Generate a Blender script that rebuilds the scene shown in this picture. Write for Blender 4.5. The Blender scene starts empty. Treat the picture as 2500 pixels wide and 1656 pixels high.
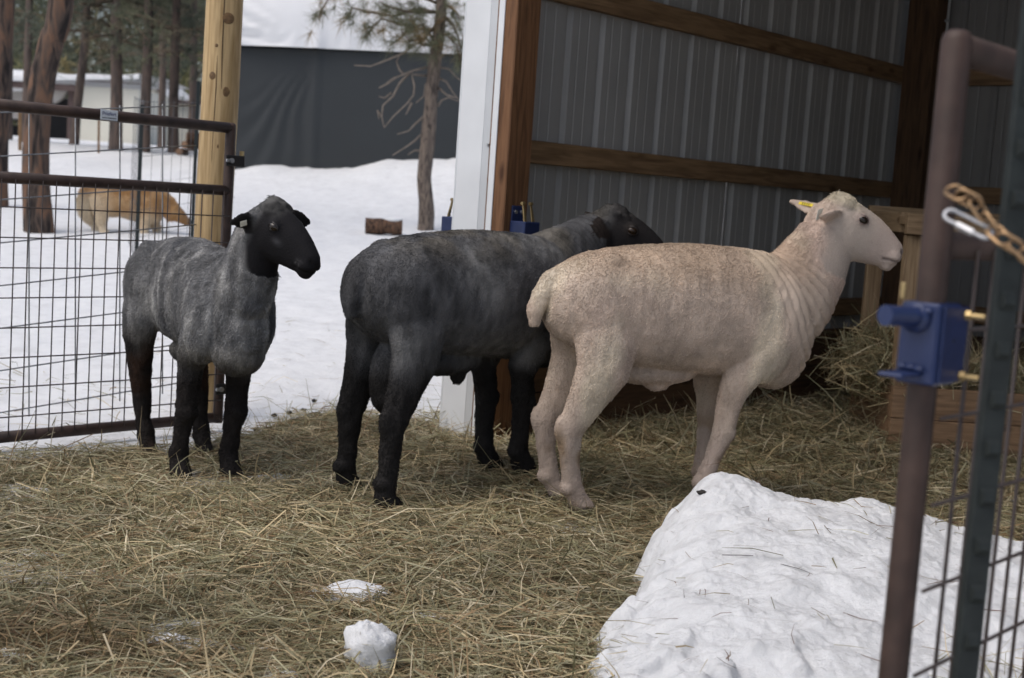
import bpy, math, random
import numpy as np
from math import radians, sin, cos, pi
from mathutils import Vector, Matrix, Quaternion

random.seed(7)
RNG = np.random.default_rng(11)
SC = bpy.context.scene
COL = SC.collection

# ------------------------------------------------------------------ camera
cam_d = bpy.data.cameras.new('camera')
cam = bpy.data.objects.new('camera', cam_d)
COL.objects.link(cam)
SC.camera = cam
cam.location = (0, 0, 1.0)
cam.rotation_euler = (Matrix.Rotation(radians(90 - 6.0), 3, 'X') @ Matrix.Rotation(radians(3.9), 3, 'Z')).to_euler()
cam_d.sensor_width = 36
cam_d.lens = 47.52
cam_d.clip_start = 0.05
cam_d.clip_end = 600
cam_d.dof.use_dof = True
cam_d.dof.focus_distance = 3.6
cam_d.dof.aperture_fstop = 5.0

# ------------------------------------------------------------------ sky, sun, exposure (overcast winter day)
SUN_EL, SUN_AZ = 60, 236          # azimuth: where the light comes from, degrees clockwise from +Y
world = bpy.data.worlds.new('World')
SC.world = world
world.use_nodes = True
wn = world.node_tree
bg = wn.nodes['Background']
sky = wn.nodes.new('ShaderNodeTexSky')
sky.sky_type = 'NISHITA'
sky.sun_disc = False
sky.sun_elevation = radians(SUN_EL)
sky.sun_rotation = radians(SUN_AZ)
sky.air_density = 1.0
sky.dust_density = 4.0
sky.ozone_density = 1.0
hsv = wn.nodes.new('ShaderNodeHueSaturation')
hsv.inputs['Saturation'].default_value = 0.8
wn.links.new(sky.outputs[0], hsv.inputs['Color'])
wn.links.new(hsv.outputs[0], bg.inputs['Color'])
bg.inputs['Strength'].default_value = 0.11
sun_d = bpy.data.lights.new('sun', 'SUN')
sun_d.energy = 0.8
sun_d.angle = radians(55)
sun_d.color = (1.0, 0.97, 0.93)
sun = bpy.data.objects.new('sun', sun_d)
COL.objects.link(sun)
saz, sel = radians(SUN_AZ), radians(SUN_EL)
sun.rotation_euler = Vector((sin(saz) * cos(sel), cos(saz) * cos(sel), sin(sel))).to_track_quat('Z', 'Y').to_euler()
SC.view_settings.view_transform = 'Standard'
SC.view_settings.look = 'None'
SC.view_settings.gamma = 1
SC.view_settings.use_curve_mapping = False
SC.view_settings.exposure = 0.55
SC.cycles.use_denoising = True
SC.cycles.max_bounces = 6
SC.cycles.diffuse_bounces = 4

# ------------------------------------------------------------------ numpy noise
def _h(ix, iy, iz):
    n = (ix.astype(np.int64) * 374761393 + iy.astype(np.int64) * 668265263 + iz.astype(np.int64) * 2147483647) & 0xffffffff
    n = ((n ^ (n >> 13)) * 1274126177) & 0xffffffff
    n = ((n ^ (n >> 16)) * 2246822519) & 0xffffffff
    n = n ^ (n >> 15)
    return (n & 0xffffff) / float(0xffffff)

def vnoise(x, y, z=0.0):
    x, y, z = np.broadcast_arrays(np.asarray(x, float), np.asarray(y, float), np.asarray(z, float))
    ix, iy, iz = np.floor(x), np.floor(y), np.floor(z)
    fx, fy, fz = x - ix, y - iy, z - iz
    fx, fy, fz = (f * f * (3 - 2 * f) for f in (fx, fy, fz))
    r = 0
    for a in (0, 1):
        for b in (0, 1):
            for c in (0, 1):
                w = (fx if a else 1 - fx) * (fy if b else 1 - fy) * (fz if c else 1 - fz)
                r = r + w * _h(ix + a, iy + b, iz + c)
    return r * 2 - 1

def fbm(x, y, z=0.0, o=4):
    r, a, f = 0, 0.5, 1.0
    for i in range(o):
        r = r + a * vnoise(np.asarray(x) * f + 17.3 * i, np.asarray(y) * f + 5.1 * i, np.asarray(z) * f + 9.7 * i)
        a *= 0.5
        f *= 2.03
    return r

def sstep(a, b, x):
    t = np.clip((np.asarray(x, float) - a) / (b - a), 0, 1)
    return t * t * (3 - 2 * t)

# ------------------------------------------------------------------ materials
def mat(name):
    m = bpy.data.materials.new(name)
    m.use_nodes = True
    nt = m.node_tree
    return m, nt, nt.nodes['Principled BSDF']

def N(nt, t, **kw):
    n = nt.nodes.new('ShaderNode' + t)
    for k, v in kw.items():
        if k in n.inputs:
            n.inputs[k].default_value = v
        else:
            setattr(n, k, v)
    return n

def noise_bump(nt, b, scale, strength, dist=0.01, coords=None, detail=4, vec=None):
    n = N(nt, 'TexNoise', Scale=scale, Detail=detail)
    if vec is not None:
        nt.links.new(vec, n.inputs['Vector'])
    bp = N(nt, 'Bump', Strength=strength, Distance=dist)
    nt.links.new(n.outputs['Fac'], bp.inputs['Height'])
    nt.links.new(bp.outputs[0], b.inputs['Normal'])
    return n

def ramp(nt, src, stops):
    r = N(nt, 'ValToRGB')
    e = r.color_ramp.elements
    while len(e) < len(stops):
        e.new(0.5)
    for i, (p, c) in enumerate(stops):
        e[i].position = p
        e[i].color = (*c, 1)
    nt.links.new(src, r.inputs['Fac'])
    return r

def plain(name, c, rough=0.6, metal=0.0, var=0.15, scale=20, bump=0.1, bscale=80, spec=0.5):
    m, nt, b = mat(name)
    tc = N(nt, 'TexCoord')
    n = N(nt, 'TexNoise', Scale=scale, Detail=5)
    nt.links.new(tc.outputs['Object'], n.inputs['Vector'])
    c = np.array(c)
    r = ramp(nt, n.outputs['Fac'], [(0.3, tuple(c * (1 - var))), (0.7, tuple(np.minimum(c * (1 + var), 1)))])
    nt.links.new(r.outputs[0], b.inputs['Base Color'])
    b.inputs['Roughness'].default_value = rough
    b.inputs['Metallic'].default_value = metal
    b.inputs['Specular IOR Level'].default_value = spec
    if bump:
        noise_bump(nt, b, bscale, bump, 0.004, vec=tc.outputs['Object'])
    return m

def attr_mat(name, rough=0.8, bump=0.0, bscale=300, spec=0.25, trans=0.0, mul=None, sheen=0.0):
    m, nt, b = mat(name)
    a = N(nt, 'Attribute', attribute_name='Col')
    nt.links.new(a.outputs['Color'], b.inputs['Base Color'])
    b.inputs['Roughness'].default_value = rough
    b.inputs['Specular IOR Level'].default_value = spec
    b.inputs['Sheen Weight'].default_value = sheen
    if bump:
        tc = N(nt, 'TexCoord')
        noise_bump(nt, b, bscale, bump, 0.004, vec=tc.outputs['Object'])
    if trans:
        out = nt.nodes['Material Output']
        t = N(nt, 'BsdfTranslucent')
        mx = N(nt, 'MixShader', Fac=trans)
        nt.links.new(a.outputs['Color'], t.inputs['Color'])
        nt.links.new(b.outputs[0], mx.inputs[1])
        nt.links.new(t.outputs[0], mx.inputs[2])
        nt.links.new(mx.outputs[0], out.inputs['Surface'])
    return m

def wood(name, c1, c2, axis='X', rough=0.65, knots=True, scale=1.0):
    m, nt, b = mat(name)
    tc = N(nt, 'TexCoord')
    info = N(nt, 'ObjectInfo')
    add = N(nt, 'VectorMath', operation='ADD')
    nt.links.new(tc.outputs['Object'], add.inputs[0])
    ml = N(nt, 'VectorMath', operation='SCALE')
    ml.inputs['Scale'].default_value = 7.0
    nt.links.new(info.outputs['Random'], ml.inputs[0])
    nt.links.new(ml.outputs[0], add.inputs[1])
    mp = N(nt, 'Mapping')
    st = {'X': (1.6, 22, 22), 'Y': (22, 1.6, 22), 'Z': (22, 22, 1.6)}[axis]
    mp.inputs['Scale'].default_value = tuple(s * scale for s in st)
    nt.links.new(add.outputs[0], mp.inputs[0])
    n1 = N(nt, 'TexNoise', Scale=1.6, Detail=6, Distortion=1.2)
    nt.links.new(mp.outputs[0], n1.inputs['Vector'])
    n2 = N(nt, 'TexNoise', Scale=6.0, Detail=4)
    nt.links.new(mp.outputs[0], n2.inputs['Vector'])
    c1, c2 = np.array(c1), np.array(c2)
    r = ramp(nt, n1.outputs['Fac'], [(0.3, tuple(c2)), (0.55, tuple(c1)), (0.75, tuple(c1 * 1.12))])
    mx = N(nt, 'MixRGB', blend_type='MULTIPLY')
    mx.inputs['Fac'].default_value = 0.5
    r2 = ramp(nt, n2.outputs['Fac'], [(0.35, (0.62, 0.58, 0.52)), (0.6, (1, 1, 1))])
    nt.links.new(r.outputs[0], mx.inputs[1])
    nt.links.new(r2.outputs[0], mx.inputs[2])
    last = mx
    if knots:
        mk = N(nt, 'Mapping')
        mk.inputs['Scale'].default_value = {'X': (3.2, 9, 9), 'Y': (9, 3.2, 9), 'Z': (9, 9, 3.2)}[axis]
        nt.links.new(add.outputs[0], mk.inputs[0])
        vo = N(nt, 'TexVoronoi', Scale=1.0)
        nt.links.new(mk.outputs[0], vo.inputs['Vector'])
        rk = ramp(nt, vo.outputs['Distance'], [(0.06, tuple(np.array((0.28, 0.2, 0.14)))), (0.17, (1, 1, 1))])
        mx2 = N(nt, 'MixRGB', blend_type='MULTIPLY')
        mx2.inputs['Fac'].default_value = 0.8
        nt.links.new(mx.outputs[0], mx2.inputs[1])
        nt.links.new(rk.outputs[0], mx2.inputs[2])
        last = mx2
    nt.links.new(last.outputs[0], b.inputs['Base Color'])
    b.inputs['Roughness'].default_value = rough
    b.inputs['Specular IOR Level'].default_value = 0.3
    bp = N(nt, 'Bump', Strength=0.25, Distance=0.003)
    nt.links.new(n1.outputs['Fac'], bp.inputs['Height'])
    nt.links.new(bp.outputs[0], b.inputs['Normal'])
    return m

def snow_mat(name, dirt=0.25, dscale=9.0):
    m, nt, b = mat(name)
    tc = N(nt, 'TexCoord')
    n = N(nt, 'TexNoise', Scale=dscale, Detail=9, Roughness=0.7)
    nt.links.new(tc.outputs['Object'], n.inputs['Vector'])
    kd = 1.0 - 0.18 * dirt
    r = ramp(nt, n.outputs['Fac'], [(0.28, tuple(np.array((0.62, 0.625, 0.635)) * (1 - dirt * 0.3))), (0.5, tuple(np.array((0.72, 0.73, 0.745)) * kd)), (0.8, tuple(np.array((0.77, 0.78, 0.79)) * kd))])
    n3 = N(nt, 'TexNoise', Scale=240.0, Detail=2)
    nt.links.new(tc.outputs['Object'], n3.inputs['Vector'])
    r3 = ramp(nt, n3.outputs['Fac'], [(0.26, (0.3, 0.26, 0.22)), (0.31, (1, 1, 1))])
    n4 = N(nt, 'TexNoise', Scale=3.0, Detail=3)
    nt.links.new(tc.outputs['Object'], n4.inputs['Vector'])
    r4 = ramp(nt, n4.outputs['Fac'], [(0.45, (0, 0, 0)), (0.65, (1, 1, 1))])
    mx = N(nt, 'MixRGB', blend_type='MULTIPLY')
    ml = N(nt, 'Math', operation='MULTIPLY')
    ml.inputs[1].default_value = dirt * 2
    nt.links.new(r4.outputs[0], ml.inputs[0])
    nt.links.new(ml.outputs[0], mx.inputs['Fac'])
    nt.links.new(r.outputs[0], mx.inputs[1])
    nt.links.new(r3.outputs[0], mx.inputs[2])
    nt.links.new(mx.outputs[0], b.inputs['Base Color'])
    b.inputs['Roughness'].default_value = 0.65
    b.inputs['Specular IOR Level'].default_value = 0.25
    b.inputs['Subsurface Weight'].default_value = 0.0
    bn = N(nt, 'TexNoise', Scale=30.0, Detail=12, Roughness=0.72)
    nt.links.new(tc.outputs['Object'], bn.inputs['Vector'])
    bp = N(nt, 'Bump', Strength=0.5 + 0.5 * dirt, Distance=0.014)
    nt.links.new(bn.outputs['Fac'], bp.inputs['Height'])
    nt.links.new(bp.outputs[0], b.inputs['Normal'])
    return m

def bark_mat(name, c1, c2, c3, scale=1.0):
    m, nt, b = mat(name)
    tc = N(nt, 'TexCoord')
    mp = N(nt, 'Mapping')
    mp.inputs['Scale'].default_value = (14 * scale, 14 * scale, 3.2 * scale)
    nt.links.new(tc.outputs['Object'], mp.inputs[0])
    n = N(nt, 'TexNoise', Scale=1.0, Detail=7, Distortion=0.8)
    nt.links.new(mp.outputs[0], n.inputs['Vector'])
    r = ramp(nt, n.outputs['Fac'], [(0.36, c3), (0.48, c1), (0.62, c2)])
    nt.links.new(r.outputs[0], b.inputs['Base Color'])
    b.inputs['Roughness'].default_value = 0.9
    b.inputs['Specular IOR Level'].default_value = 0.15
    bp = N(nt, 'Bump', Strength=0.8, Distance=0.03)
    nt.links.new(n.outputs['Fac'], bp.inputs['Height'])
    nt.links.new(bp.outputs[0], b.inputs['Normal'])
    return m

M = {}
M['snow'] = snow_mat('snow', 0.2)
M['snow_dirty'] = snow_mat('snow_dirty', 0.5, 14)
M['gate'] = plain('brown_gate_paint', (0.045, 0.027, 0.021), 0.55, 0.0, 0.35, 22, 0.12, 90, 0.35)
M['wire'] = plain('brown_wire_paint', (0.05, 0.035, 0.030), 0.5, 0, 0.2, 30, 0)
M['galv'] = plain('galvanised_wire', (0.20, 0.21, 0.22), 0.45, 0.6, 0.25, 40, 0)
M['galv_far'] = plain('dark_galvanised_wire', (0.11, 0.115, 0.125), 0.5, 0.4, 0.2, 40, 0)
M['steel'] = plain('zinc_steel', (0.45, 0.46, 0.48), 0.45, 0.9, 0.1, 60, 0)
M['brass'] = plain('yellow_zinc', (0.40, 0.30, 0.15), 0.35, 0.85, 0.25, 50, 0)
M['chain'] = plain('yellow_zinc_chain', (0.34, 0.22, 0.12), 0.36, 0.8, 0.4, 45, 0)
M['blue'] = plain('blue_paint', (0.014, 0.026, 0.085), 0.38, 0, 0.15, 30, 0.05)
M['tpost'] = plain('green_post_paint', (0.017, 0.021, 0.020), 0.6, 0, 0.3, 40, 0.15, 80, 0.3)
M['black_post'] = plain('dark_green_post_paint', (0.012, 0.018, 0.018), 0.6, 0, 0.2, 40, 0)
M['trim'] = plain('white_trim_paint', (0.70, 0.72, 0.74), 0.4, 0, 0.05, 5, 0.03)
M['trim2'] = plain('light_grey_step', (0.60, 0.62, 0.64), 0.45, 0, 0.05, 5, 0.03)
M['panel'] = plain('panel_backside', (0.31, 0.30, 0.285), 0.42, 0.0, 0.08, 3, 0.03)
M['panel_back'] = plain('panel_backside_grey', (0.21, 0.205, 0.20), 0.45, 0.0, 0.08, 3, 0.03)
M['roof_metal'] = plain('roof_metal', (0.2, 0.2, 0.2), 0.5, 0.0, 0.08, 3, 0.03)
for ax in 'XYZ':
    M['girt' + ax] = wood('girt_wood_' + ax, (0.25, 0.155, 0.082), (0.14, 0.083, 0.042), ax)
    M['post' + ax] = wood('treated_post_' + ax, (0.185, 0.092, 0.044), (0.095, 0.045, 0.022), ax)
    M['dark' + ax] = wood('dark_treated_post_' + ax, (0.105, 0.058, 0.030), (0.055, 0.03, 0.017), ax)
    M['pine' + ax] = wood('new_pine_' + ax, (0.33, 0.23, 0.135), (0.21, 0.135, 0.075), ax)
    M['plank' + ax] = wood('plank_wood_' + ax, (0.27, 0.17, 0.10), (0.15, 0.092, 0.055), ax)
M['roundpost'] = wood('round_post_wood', (0.50, 0.36, 0.19), (0.33, 0.22, 0.10), 'Z', knots=False, scale=0.8)
M['knot'] = plain('knot_wood', (0.15, 0.085, 0.035), 0.7, 0, 0.4, 60, 0.2)
M['crack'] = plain('crack_wood', (0.07, 0.045, 0.02), 0.9, 0, 0.2, 60, 0)
M['hay'] = attr_mat('hay_straw', 0.6, spec=0.35, trans=0.22)
M['haymat'] = plain('hay_mat', (0.13, 0.108, 0.065), 0.95, 0, 0.45, 25, 0.9, 90, 0.1)
M['coat'] = attr_mat('animal_coat', 0.85, 0.5, 190, 0.15, sheen=0.0)
M['wool'] = attr_mat('animal_wool', 0.95, spec=0.08)
M['eye'] = plain('eye', (0.012, 0.007, 0.004), 0.18, 0, 0.2, 300, 0)
M['amber'] = plain('eye_amber', (0.022, 0.012, 0.006), 0.25, 0, 0.2, 300, 0)
M['tag_white'] = plain('tag_white', (0.66, 0.64, 0.56), 0.5, 0, 0.08, 40, 0)
M['tag_yellow'] = plain('tag_yellow', (0.72, 0.56, 0.05), 0.45, 0, 0.05, 40, 0)
M['ink'] = plain('dark_print', (0.02, 0.02, 0.03), 0.6, 0, 0.05, 40, 0)
M['navy'] = plain('navy_print', (0.02, 0.03, 0.14), 0.6, 0, 0.05, 40, 0)
M['sticker'] = plain('sticker_white', (0.66, 0.69, 0.72), 0.45, 0, 0.04, 10, 0)
M['needles'] = attr_mat('pine_needles', 0.6, spec=0.25, trans=0.4)
M['bark'] = bark_mat('pine_bark', (0.088, 0.066, 0.055), (0.165, 0.098, 0.066), (0.026, 0.022, 0.021))
M['bark_far'] = bark_mat('far_pine_bark', (0.115, 0.092, 0.082), (0.16, 0.118, 0.098), (0.06, 0.052, 0.048), 0.8)
M['bark_small'] = bark_mat('young_pine_bark', (0.155, 0.125, 0.105), (0.22, 0.175, 0.14), (0.06, 0.05, 0.045), 3.0)
M['twig'] = plain('dead_twig', (0.20, 0.165, 0.135), 0.85, 0, 0.25, 30, 0)
M['twig_live'] = plain('live_twig', (0.13, 0.095, 0.065), 0.85, 0, 0.25, 30, 0)
M['log'] = bark_mat('log_bark', (0.09, 0.058, 0.042), (0.15, 0.085, 0.055), (0.03, 0.02, 0.017), 3.0)
M['logend'] = plain('log_end', (0.22, 0.13, 0.08), 0.8, 0, 0.3, 60, 0.2)
M['tarp_dark'] = plain('dark_tarp', (0.022, 0.026, 0.029), 0.5, 0, 0.08, 1.5, 0.08, 500)
M['tarp_white'] = plain('white_tarp', (0.66, 0.67, 0.69), 0.5, 0, 0.03, 1.5, 0.06, 500)
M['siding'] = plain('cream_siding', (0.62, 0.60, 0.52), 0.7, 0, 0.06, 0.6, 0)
M['siding_shade'] = plain('shaded_siding', (0.40, 0.375, 0.35), 0.7, 0, 0.06, 0.6, 0)  # darker copy of the siding, shade painted into its colour
M['fascia'] = plain('brown_fascia', (0.085, 0.055, 0.05), 0.7, 0, 0.1, 2, 0)
M['void'] = plain('interior_shade', (0.02, 0.02, 0.022), 0.9, 0, 0.2, 2, 0)  # near-black colour stands in for the shade inside openings and holes
M['debris'] = plain('needle_litter', (0.14, 0.075, 0.045), 0.8, 0, 0.5, 40, 0)
M['dung'] = plain('dark_dung', (0.018, 0.015, 0.013), 0.8, 0, 0.3, 40, 0)
M['cord'] = plain('light_conduit', (0.55, 0.56, 0.56), 0.5, 0, 0.05, 10, 0)
M['strap'] = plain('strap_black', (0.016, 0.014, 0.014), 0.5, 0.2, 0.2, 30, 0)

# ------------------------------------------------------------------ mesh helpers
class MB:
    def __init__(s):
        s.v, s.f = [], []

    def add(s, v, f):
        o = len(s.v)
        s.v += [tuple(map(float, p)) for p in v]
        s.f += [tuple(i + o for i in q) for q in f]
        return s

    def box(s, lo, hi, bev=0.003, R=None, c=None):
        lo, hi = np.minimum(lo, hi), np.maximum(lo, hi)
        ctr, h = (np.array(lo) + hi) / 2, (hi - np.array(lo)) / 2
        b = min(bev, h.min() * 0.8)
        V, idx = [], {}
        for sx in (-1, 1):
            for sy in (-1, 1):
                for sz in (-1, 1):
                    sg = np.array((sx, sy, sz))
                    for ax in range(3):
                        p = sg * (h - b)
                        p[ax] = sg[ax] * h[ax]
                        idx[(sx, sy, sz, ax)] = len(V)
                        V.append(p)
        Fs = []
        cyc = [(-1, -1), (1, -1), (1, 1), (-1, 1)]
        for ax in range(3):
            o = [a for a in range(3) if a != ax]
            for sg in (-1, 1):
                q = []
                for (a, b2) in cyc:
                    k = [0, 0, 0]
                    k[ax], k[o[0]], k[o[1]] = sg, a, b2
                    q.append(idx[(*k, ax)])
                Fs.append(q)
        for ax in range(3):
            o = [a for a in range(3) if a != ax]
            for a in (-1, 1):
                for b2 in (-1, 1):
                    k1, k2 = [0, 0, 0], [0, 0, 0]
                    k1[ax], k2[ax] = -1, 1
                    for k in (k1, k2):
                        k[o[0]], k[o[1]] = a, b2
                    Fs.append([idx[(*k1, o[0])], idx[(*k2, o[0])], idx[(*k2, o[1])], idx[(*k1, o[1])]])
        for sx in (-1, 1):
            for sy in (-1, 1):
                for sz in (-1, 1):
                    Fs.append([idx[(sx, sy, sz, a)] for a in range(3)])
        V = np.array(V)
        out = []
        for q in Fs:
            p = V[q]
            n = np.cross(p[1] - p[0], p[2] - p[0])
            out.append(q if n @ p.mean(0) > 0 else q[::-1])
        if R is not None:
            V = V @ np.array(R).T
        V = V + ctr
        return s.add(V, out)

    def tube(s, pts, rad, seg=8, closed=False, flat=None, cap=True):
        pts = [np.array(p, float) for p in pts]
        n = len(pts)
        if np.isscalar(rad):
            rad = [rad] * n
        T = []
        for i in range(n):
            a = pts[(i - 1) % n] if (i > 0 or closed) else pts[i]
            b = pts[(i + 1) % n] if (i < n - 1 or closed) else pts[i]
            t = b - a
            T.append(t / (np.linalg.norm(t) + 1e-9))
        u = np.cross(T[0], (0, 0, 1.0))
        if np.linalg.norm(u) < 0.1:
            u = np.cross(T[0], (0, 1.0, 0))
        u /= np.linalg.norm(u)
        V = []
        for i in range(n):
            u = u - T[i] * (u @ T[i])
            u /= np.linalg.norm(u) + 1e-9
            w = np.cross(T[i], u)
            for k in range(seg):
                a = 2 * pi * k / seg
                V.append(pts[i] + rad[i] * (cos(a) * u + sin(a) * w))
        Fs = []
        for i in range(n if closed else n - 1):
            for k in range(seg):
                j = (i + 1) % n
                Fs.append((i * seg + k, i * seg + (k + 1) % seg, j * seg + (k + 1) % seg, j * seg + k))
        if not closed and cap:
            Fs.append(tuple(range(seg - 1, -1, -1)))
            Fs.append(tuple((n - 1) * seg + k for k in range(seg)))
        return s.add(V, Fs)

    def ball(s, c, r, nu=12, nv=8, R=None):
        r = np.array(r if np.ndim(r) else (r, r, r), float)
        V = []
        for i in range(nv + 1):
            t = pi * i / nv
            for k in range(nu):
                p = 2 * pi * k / nu
                V.append(np.array((sin(t) * cos(p), sin(t) * sin(p), cos(t))) * r)
        V = np.array(V)
        if R is not None:
            V = V @ np.array(R).T
        V = V + np.array(c)
        Fs = [(i * nu + k, (i + 1) * nu + k, (i + 1) * nu + (k + 1) % nu, i * nu + (k + 1) % nu) for i in range(nv) for k in range(nu)]
        return s.add(V, Fs)

def link(name, data, parent=None, loc=None, rz=0.0):
    o = bpy.data.objects.new(name, data)
    COL.objects.link(o)
    if parent is not None:
        o.parent = parent
    if loc is not None:
        o.location = loc
    if rz:
        o.rotation_euler = (0, 0, rz)
    return o

def obj(name, mb, m, parent=None, smooth=False, loc=None, rz=0.0):
    me = bpy.data.meshes.new(name)
    me.from_pydata(mb.v, [], mb.f)
    me.validate()
    if smooth:
        me.polygons.foreach_set('use_smooth', [True] * len(me.polygons))
    me.materials.append(M[m] if isinstance(m, str) else m)
    me.update()
    return link(name, me, parent, loc, rz)

def np_mesh(name, V, F, m, parent=None, smooth=True, col=None, loc=None):
    V, F = np.asarray(V, np.float32), np.asarray(F, np.int32)
    me = bpy.data.meshes.new(name)
    me.vertices.add(len(V))
    me.vertices.foreach_set('co', V.ravel())
    k = F.shape[1]
    me.loops.add(F.size)
    me.loops.foreach_set('vertex_index', F.ravel())
    me.polygons.add(len(F))
    me.polygons.foreach_set('loop_start', np.arange(0, F.size, k, dtype=np.int32))
    me.polygons.foreach_set('loop_total', np.full(len(F), k, np.int32))
    if smooth:
        me.polygons.foreach_set('use_smooth', np.ones(len(F), bool))
    me.update(calc_edges=True)
    if col is not None:
        a = me.color_attributes.new('Col', 'FLOAT_COLOR', 'POINT')
        c4 = np.ones((len(V), 4), np.float32)
        c4[:, :3] = col
        a.data.foreach_set('color', c4.ravel())
    me.materials.append(M[m] if isinstance(m, str) else m)
    return link(name, me, parent, loc)

def grid_faces(nu, nv):
    i, j = np.meshgrid(np.arange(nu - 1), np.arange(nv - 1), indexing='ij')
    a = (i * nv + j).ravel()
    return np.stack([a, a + nv, a + nv + 1, a + 1], 1)

def tag(o, label=None, cat=None, group=None, kind=None):
    if label: o['label'] = label
    if cat: o['category'] = cat
    if group: o['group'] = group
    if kind: o['kind'] = kind
    return o

def empty(name, loc, rz=0.0, label=None, cat=None, group=None):
    o = bpy.data.objects.new(name, None)
    COL.objects.link(o)
    o.location = loc
    o.rotation_euler = (0, 0, rz)
    o.empty_display_size = 0.1
    return tag(o, label, cat, group)

def text_mesh(name, s, size, m, parent, mw, depth=0.0004):
    cu = bpy.data.curves.new(name, 'FONT')
    cu.body = s
    cu.size = size
    cu.extrude = depth
    cu.align_x = 'CENTER'
    cu.align_y = 'CENTER'
    t = bpy.data.objects.new(name + '_tmp', cu)
    COL.objects.link(t)
    bpy.context.view_layer.update()
    me = bpy.data.meshes.new_from_object(t.evaluated_get(bpy.context.evaluated_depsgraph_get()))
    bpy.data.objects.remove(t)
    me.materials.clear()
    me.materials.append(M[m])
    me.name = name
    o = link(name, me, parent)
    o.matrix_basis = mw
    return o

# ------------------------------------------------------------------ frames
ANG = radians(48.5)                       # side wall of the shed and both gates run this way
SHED = np.array([-0.112, 5.42])
U = np.array([cos(ANG), sin(ANG)])
OUT = np.array([-sin(ANG), cos(ANG)])

def shed_local(x, y):
    dx, dy = np.asarray(x) - SHED[0], np.asarray(y) - SHED[1]
    return dx * U[0] + dy * U[1], dx * OUT[0] + dy * OUT[1]

def terrain(x, y):
    x, y = np.asarray(x, float), np.asarray(y, float)
    lx, ly = shed_local(x, y)
    out = np.where(lx < 0, 1.0, sstep(0.1, 1.6, ly))
    yy = np.maximum(y - 5.4, 0)
    z = np.where(yy < 19.6, 0.072 * yy, 0.072 * 19.6 + 0.022 * (yy - 19.6))
    z = z + 0.11 * np.clip(x + 4.5, 0, 5) * sstep(14.5, 19, y) * (y < 60)
    z = z * out
    z = z + 0.04 * sstep(60, 120, y) * (y - 60)
    return z

def ground_z(x, y):
    x, y = np.asarray(x, float), np.asarray(y, float)
    b = terrain(x, y)
    far = sstep(5, 12, y)
    b = b + sstep(17.2, 18.9, y) * sstep(24, 20, y) * (x > -7) * (0.10 + 0.16 * fbm(x * 1.1, 0.7, 2.0, 4))
    b = b + 0.03 * fbm(x * 0.7, y * 0.7, 0, 3) * (0.4 + far)
    near = 0.35 + 0.65 * sstep(4.9, 6.0, y - 0.4 * np.clip(x + 0.5, 0, 3))
    b = b + near * (0.028 * fbm(x * 3.1, y * 3.1, 3.3, 3) * (0.6 + 0.4 * far) + 0.012 * fbm(x * 11, y * 11, 8.3, 3)) - 0.006
    return b

# ------------------------------------------------------------------ ground (snow)
gx = np.unique(np.concatenate([np.linspace(-130, -14, 40), np.linspace(-14, -3, 90), np.linspace(-3, 3, 190), np.linspace(3, 12, 40), np.linspace(12, 130, 40)]))
gy = np.unique(np.concatenate([np.linspace(-20, 2, 25), np.linspace(2, 9, 230), np.linspace(9, 26, 150), np.linspace(26, 160, 70)]))
X, Y = np.meshgrid(gx, gy, indexing='ij')
Z = ground_z(X, Y)
ground = np_mesh('snow_ground', np.stack([X, Y, Z], -1).reshape(-1, 3), grid_faces(len(gx), len(gy)), 'snow')
tag(ground, kind='structure')

# ------------------------------------------------------------------ hay bedding
EDGE_X = [-4, -1.75, -1.42, -1.18, -1.05, -0.9, -0.7, -0.4, -0.15, 0.3, 4]
EDGE_Y = [4.0, 4.56, 4.74, 4.84, 5.2, 5.62, 5.9, 6.05, 6.0, 5.9, 5.9]
BARE = [(-0.70, 2.82, 0.10, 0.04, 0.75), (-0.47, 2.84, 0.12, 0.04, 0.7), (-0.345, 3.25, 0.085, 0.05, 1.2), (-1.02, 2.70, 0.12, 0.03, 0.6), (-0.30, 2.66, 0.12, 0.03, 0.6), (-0.16, 3.12, 0.06, 0.03, 0.6),
        (-1.25, 3.45, 0.06, 0.03, 0.6)]

def hay_density(x, y):
    x, y = np.asarray(x, float), np.asarray(y, float)
    s = np.interp(x, EDGE_X, EDGE_Y) - y + 0.16 * fbm(x * 3, y * 3, 5.5, 3)
    lx, ly = shed_local(x, y)
    ins = (lx > -0.1) & (ly < 0.02)
    d = np.where(ins, 1.0, sstep(-0.22, 0.16, s))
    lxo = (lx > 0.0) & (ly > 0.14)
    d = np.where(lxo, d * sstep(0.75, 0.2, ly), d)
    for (cx, cy, rx, ry, a) in BARE:
        d = d - a * np.exp(-((x - cx) / rx) ** 2 - ((y - cy) / ry) ** 2) * (0.8 + 0.5 * vnoise(x * 14, y * 14, 2))
    return np.clip(d, 0, 1)

def feeder_drift(x, y):
    return 0.08 * np.exp(-((x - 1.4) / 0.4) ** 2 - ((y - 6.2) / 0.5) ** 2) + 0.08 * np.exp(-((x - 2.3) / 0.5) ** 2 - ((y - 7.6) / 0.5) ** 2) + 0.052 * np.exp(-((x - 0.02) / 0.42) ** 2 - ((y - 4.9) / 0.38) ** 2)

def hay_z(x, y, d=None):
    if d is None:
        d = hay_density(x, y)
    return ground_z(x, y) + d * (0.002 + 0.018 * fbm(x * 2.2, y * 2.2, 1.7, 3) + 0.010 * fbm(x * 9, y * 9, 4.7, 2)) + feeder_drift(x, y)

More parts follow.
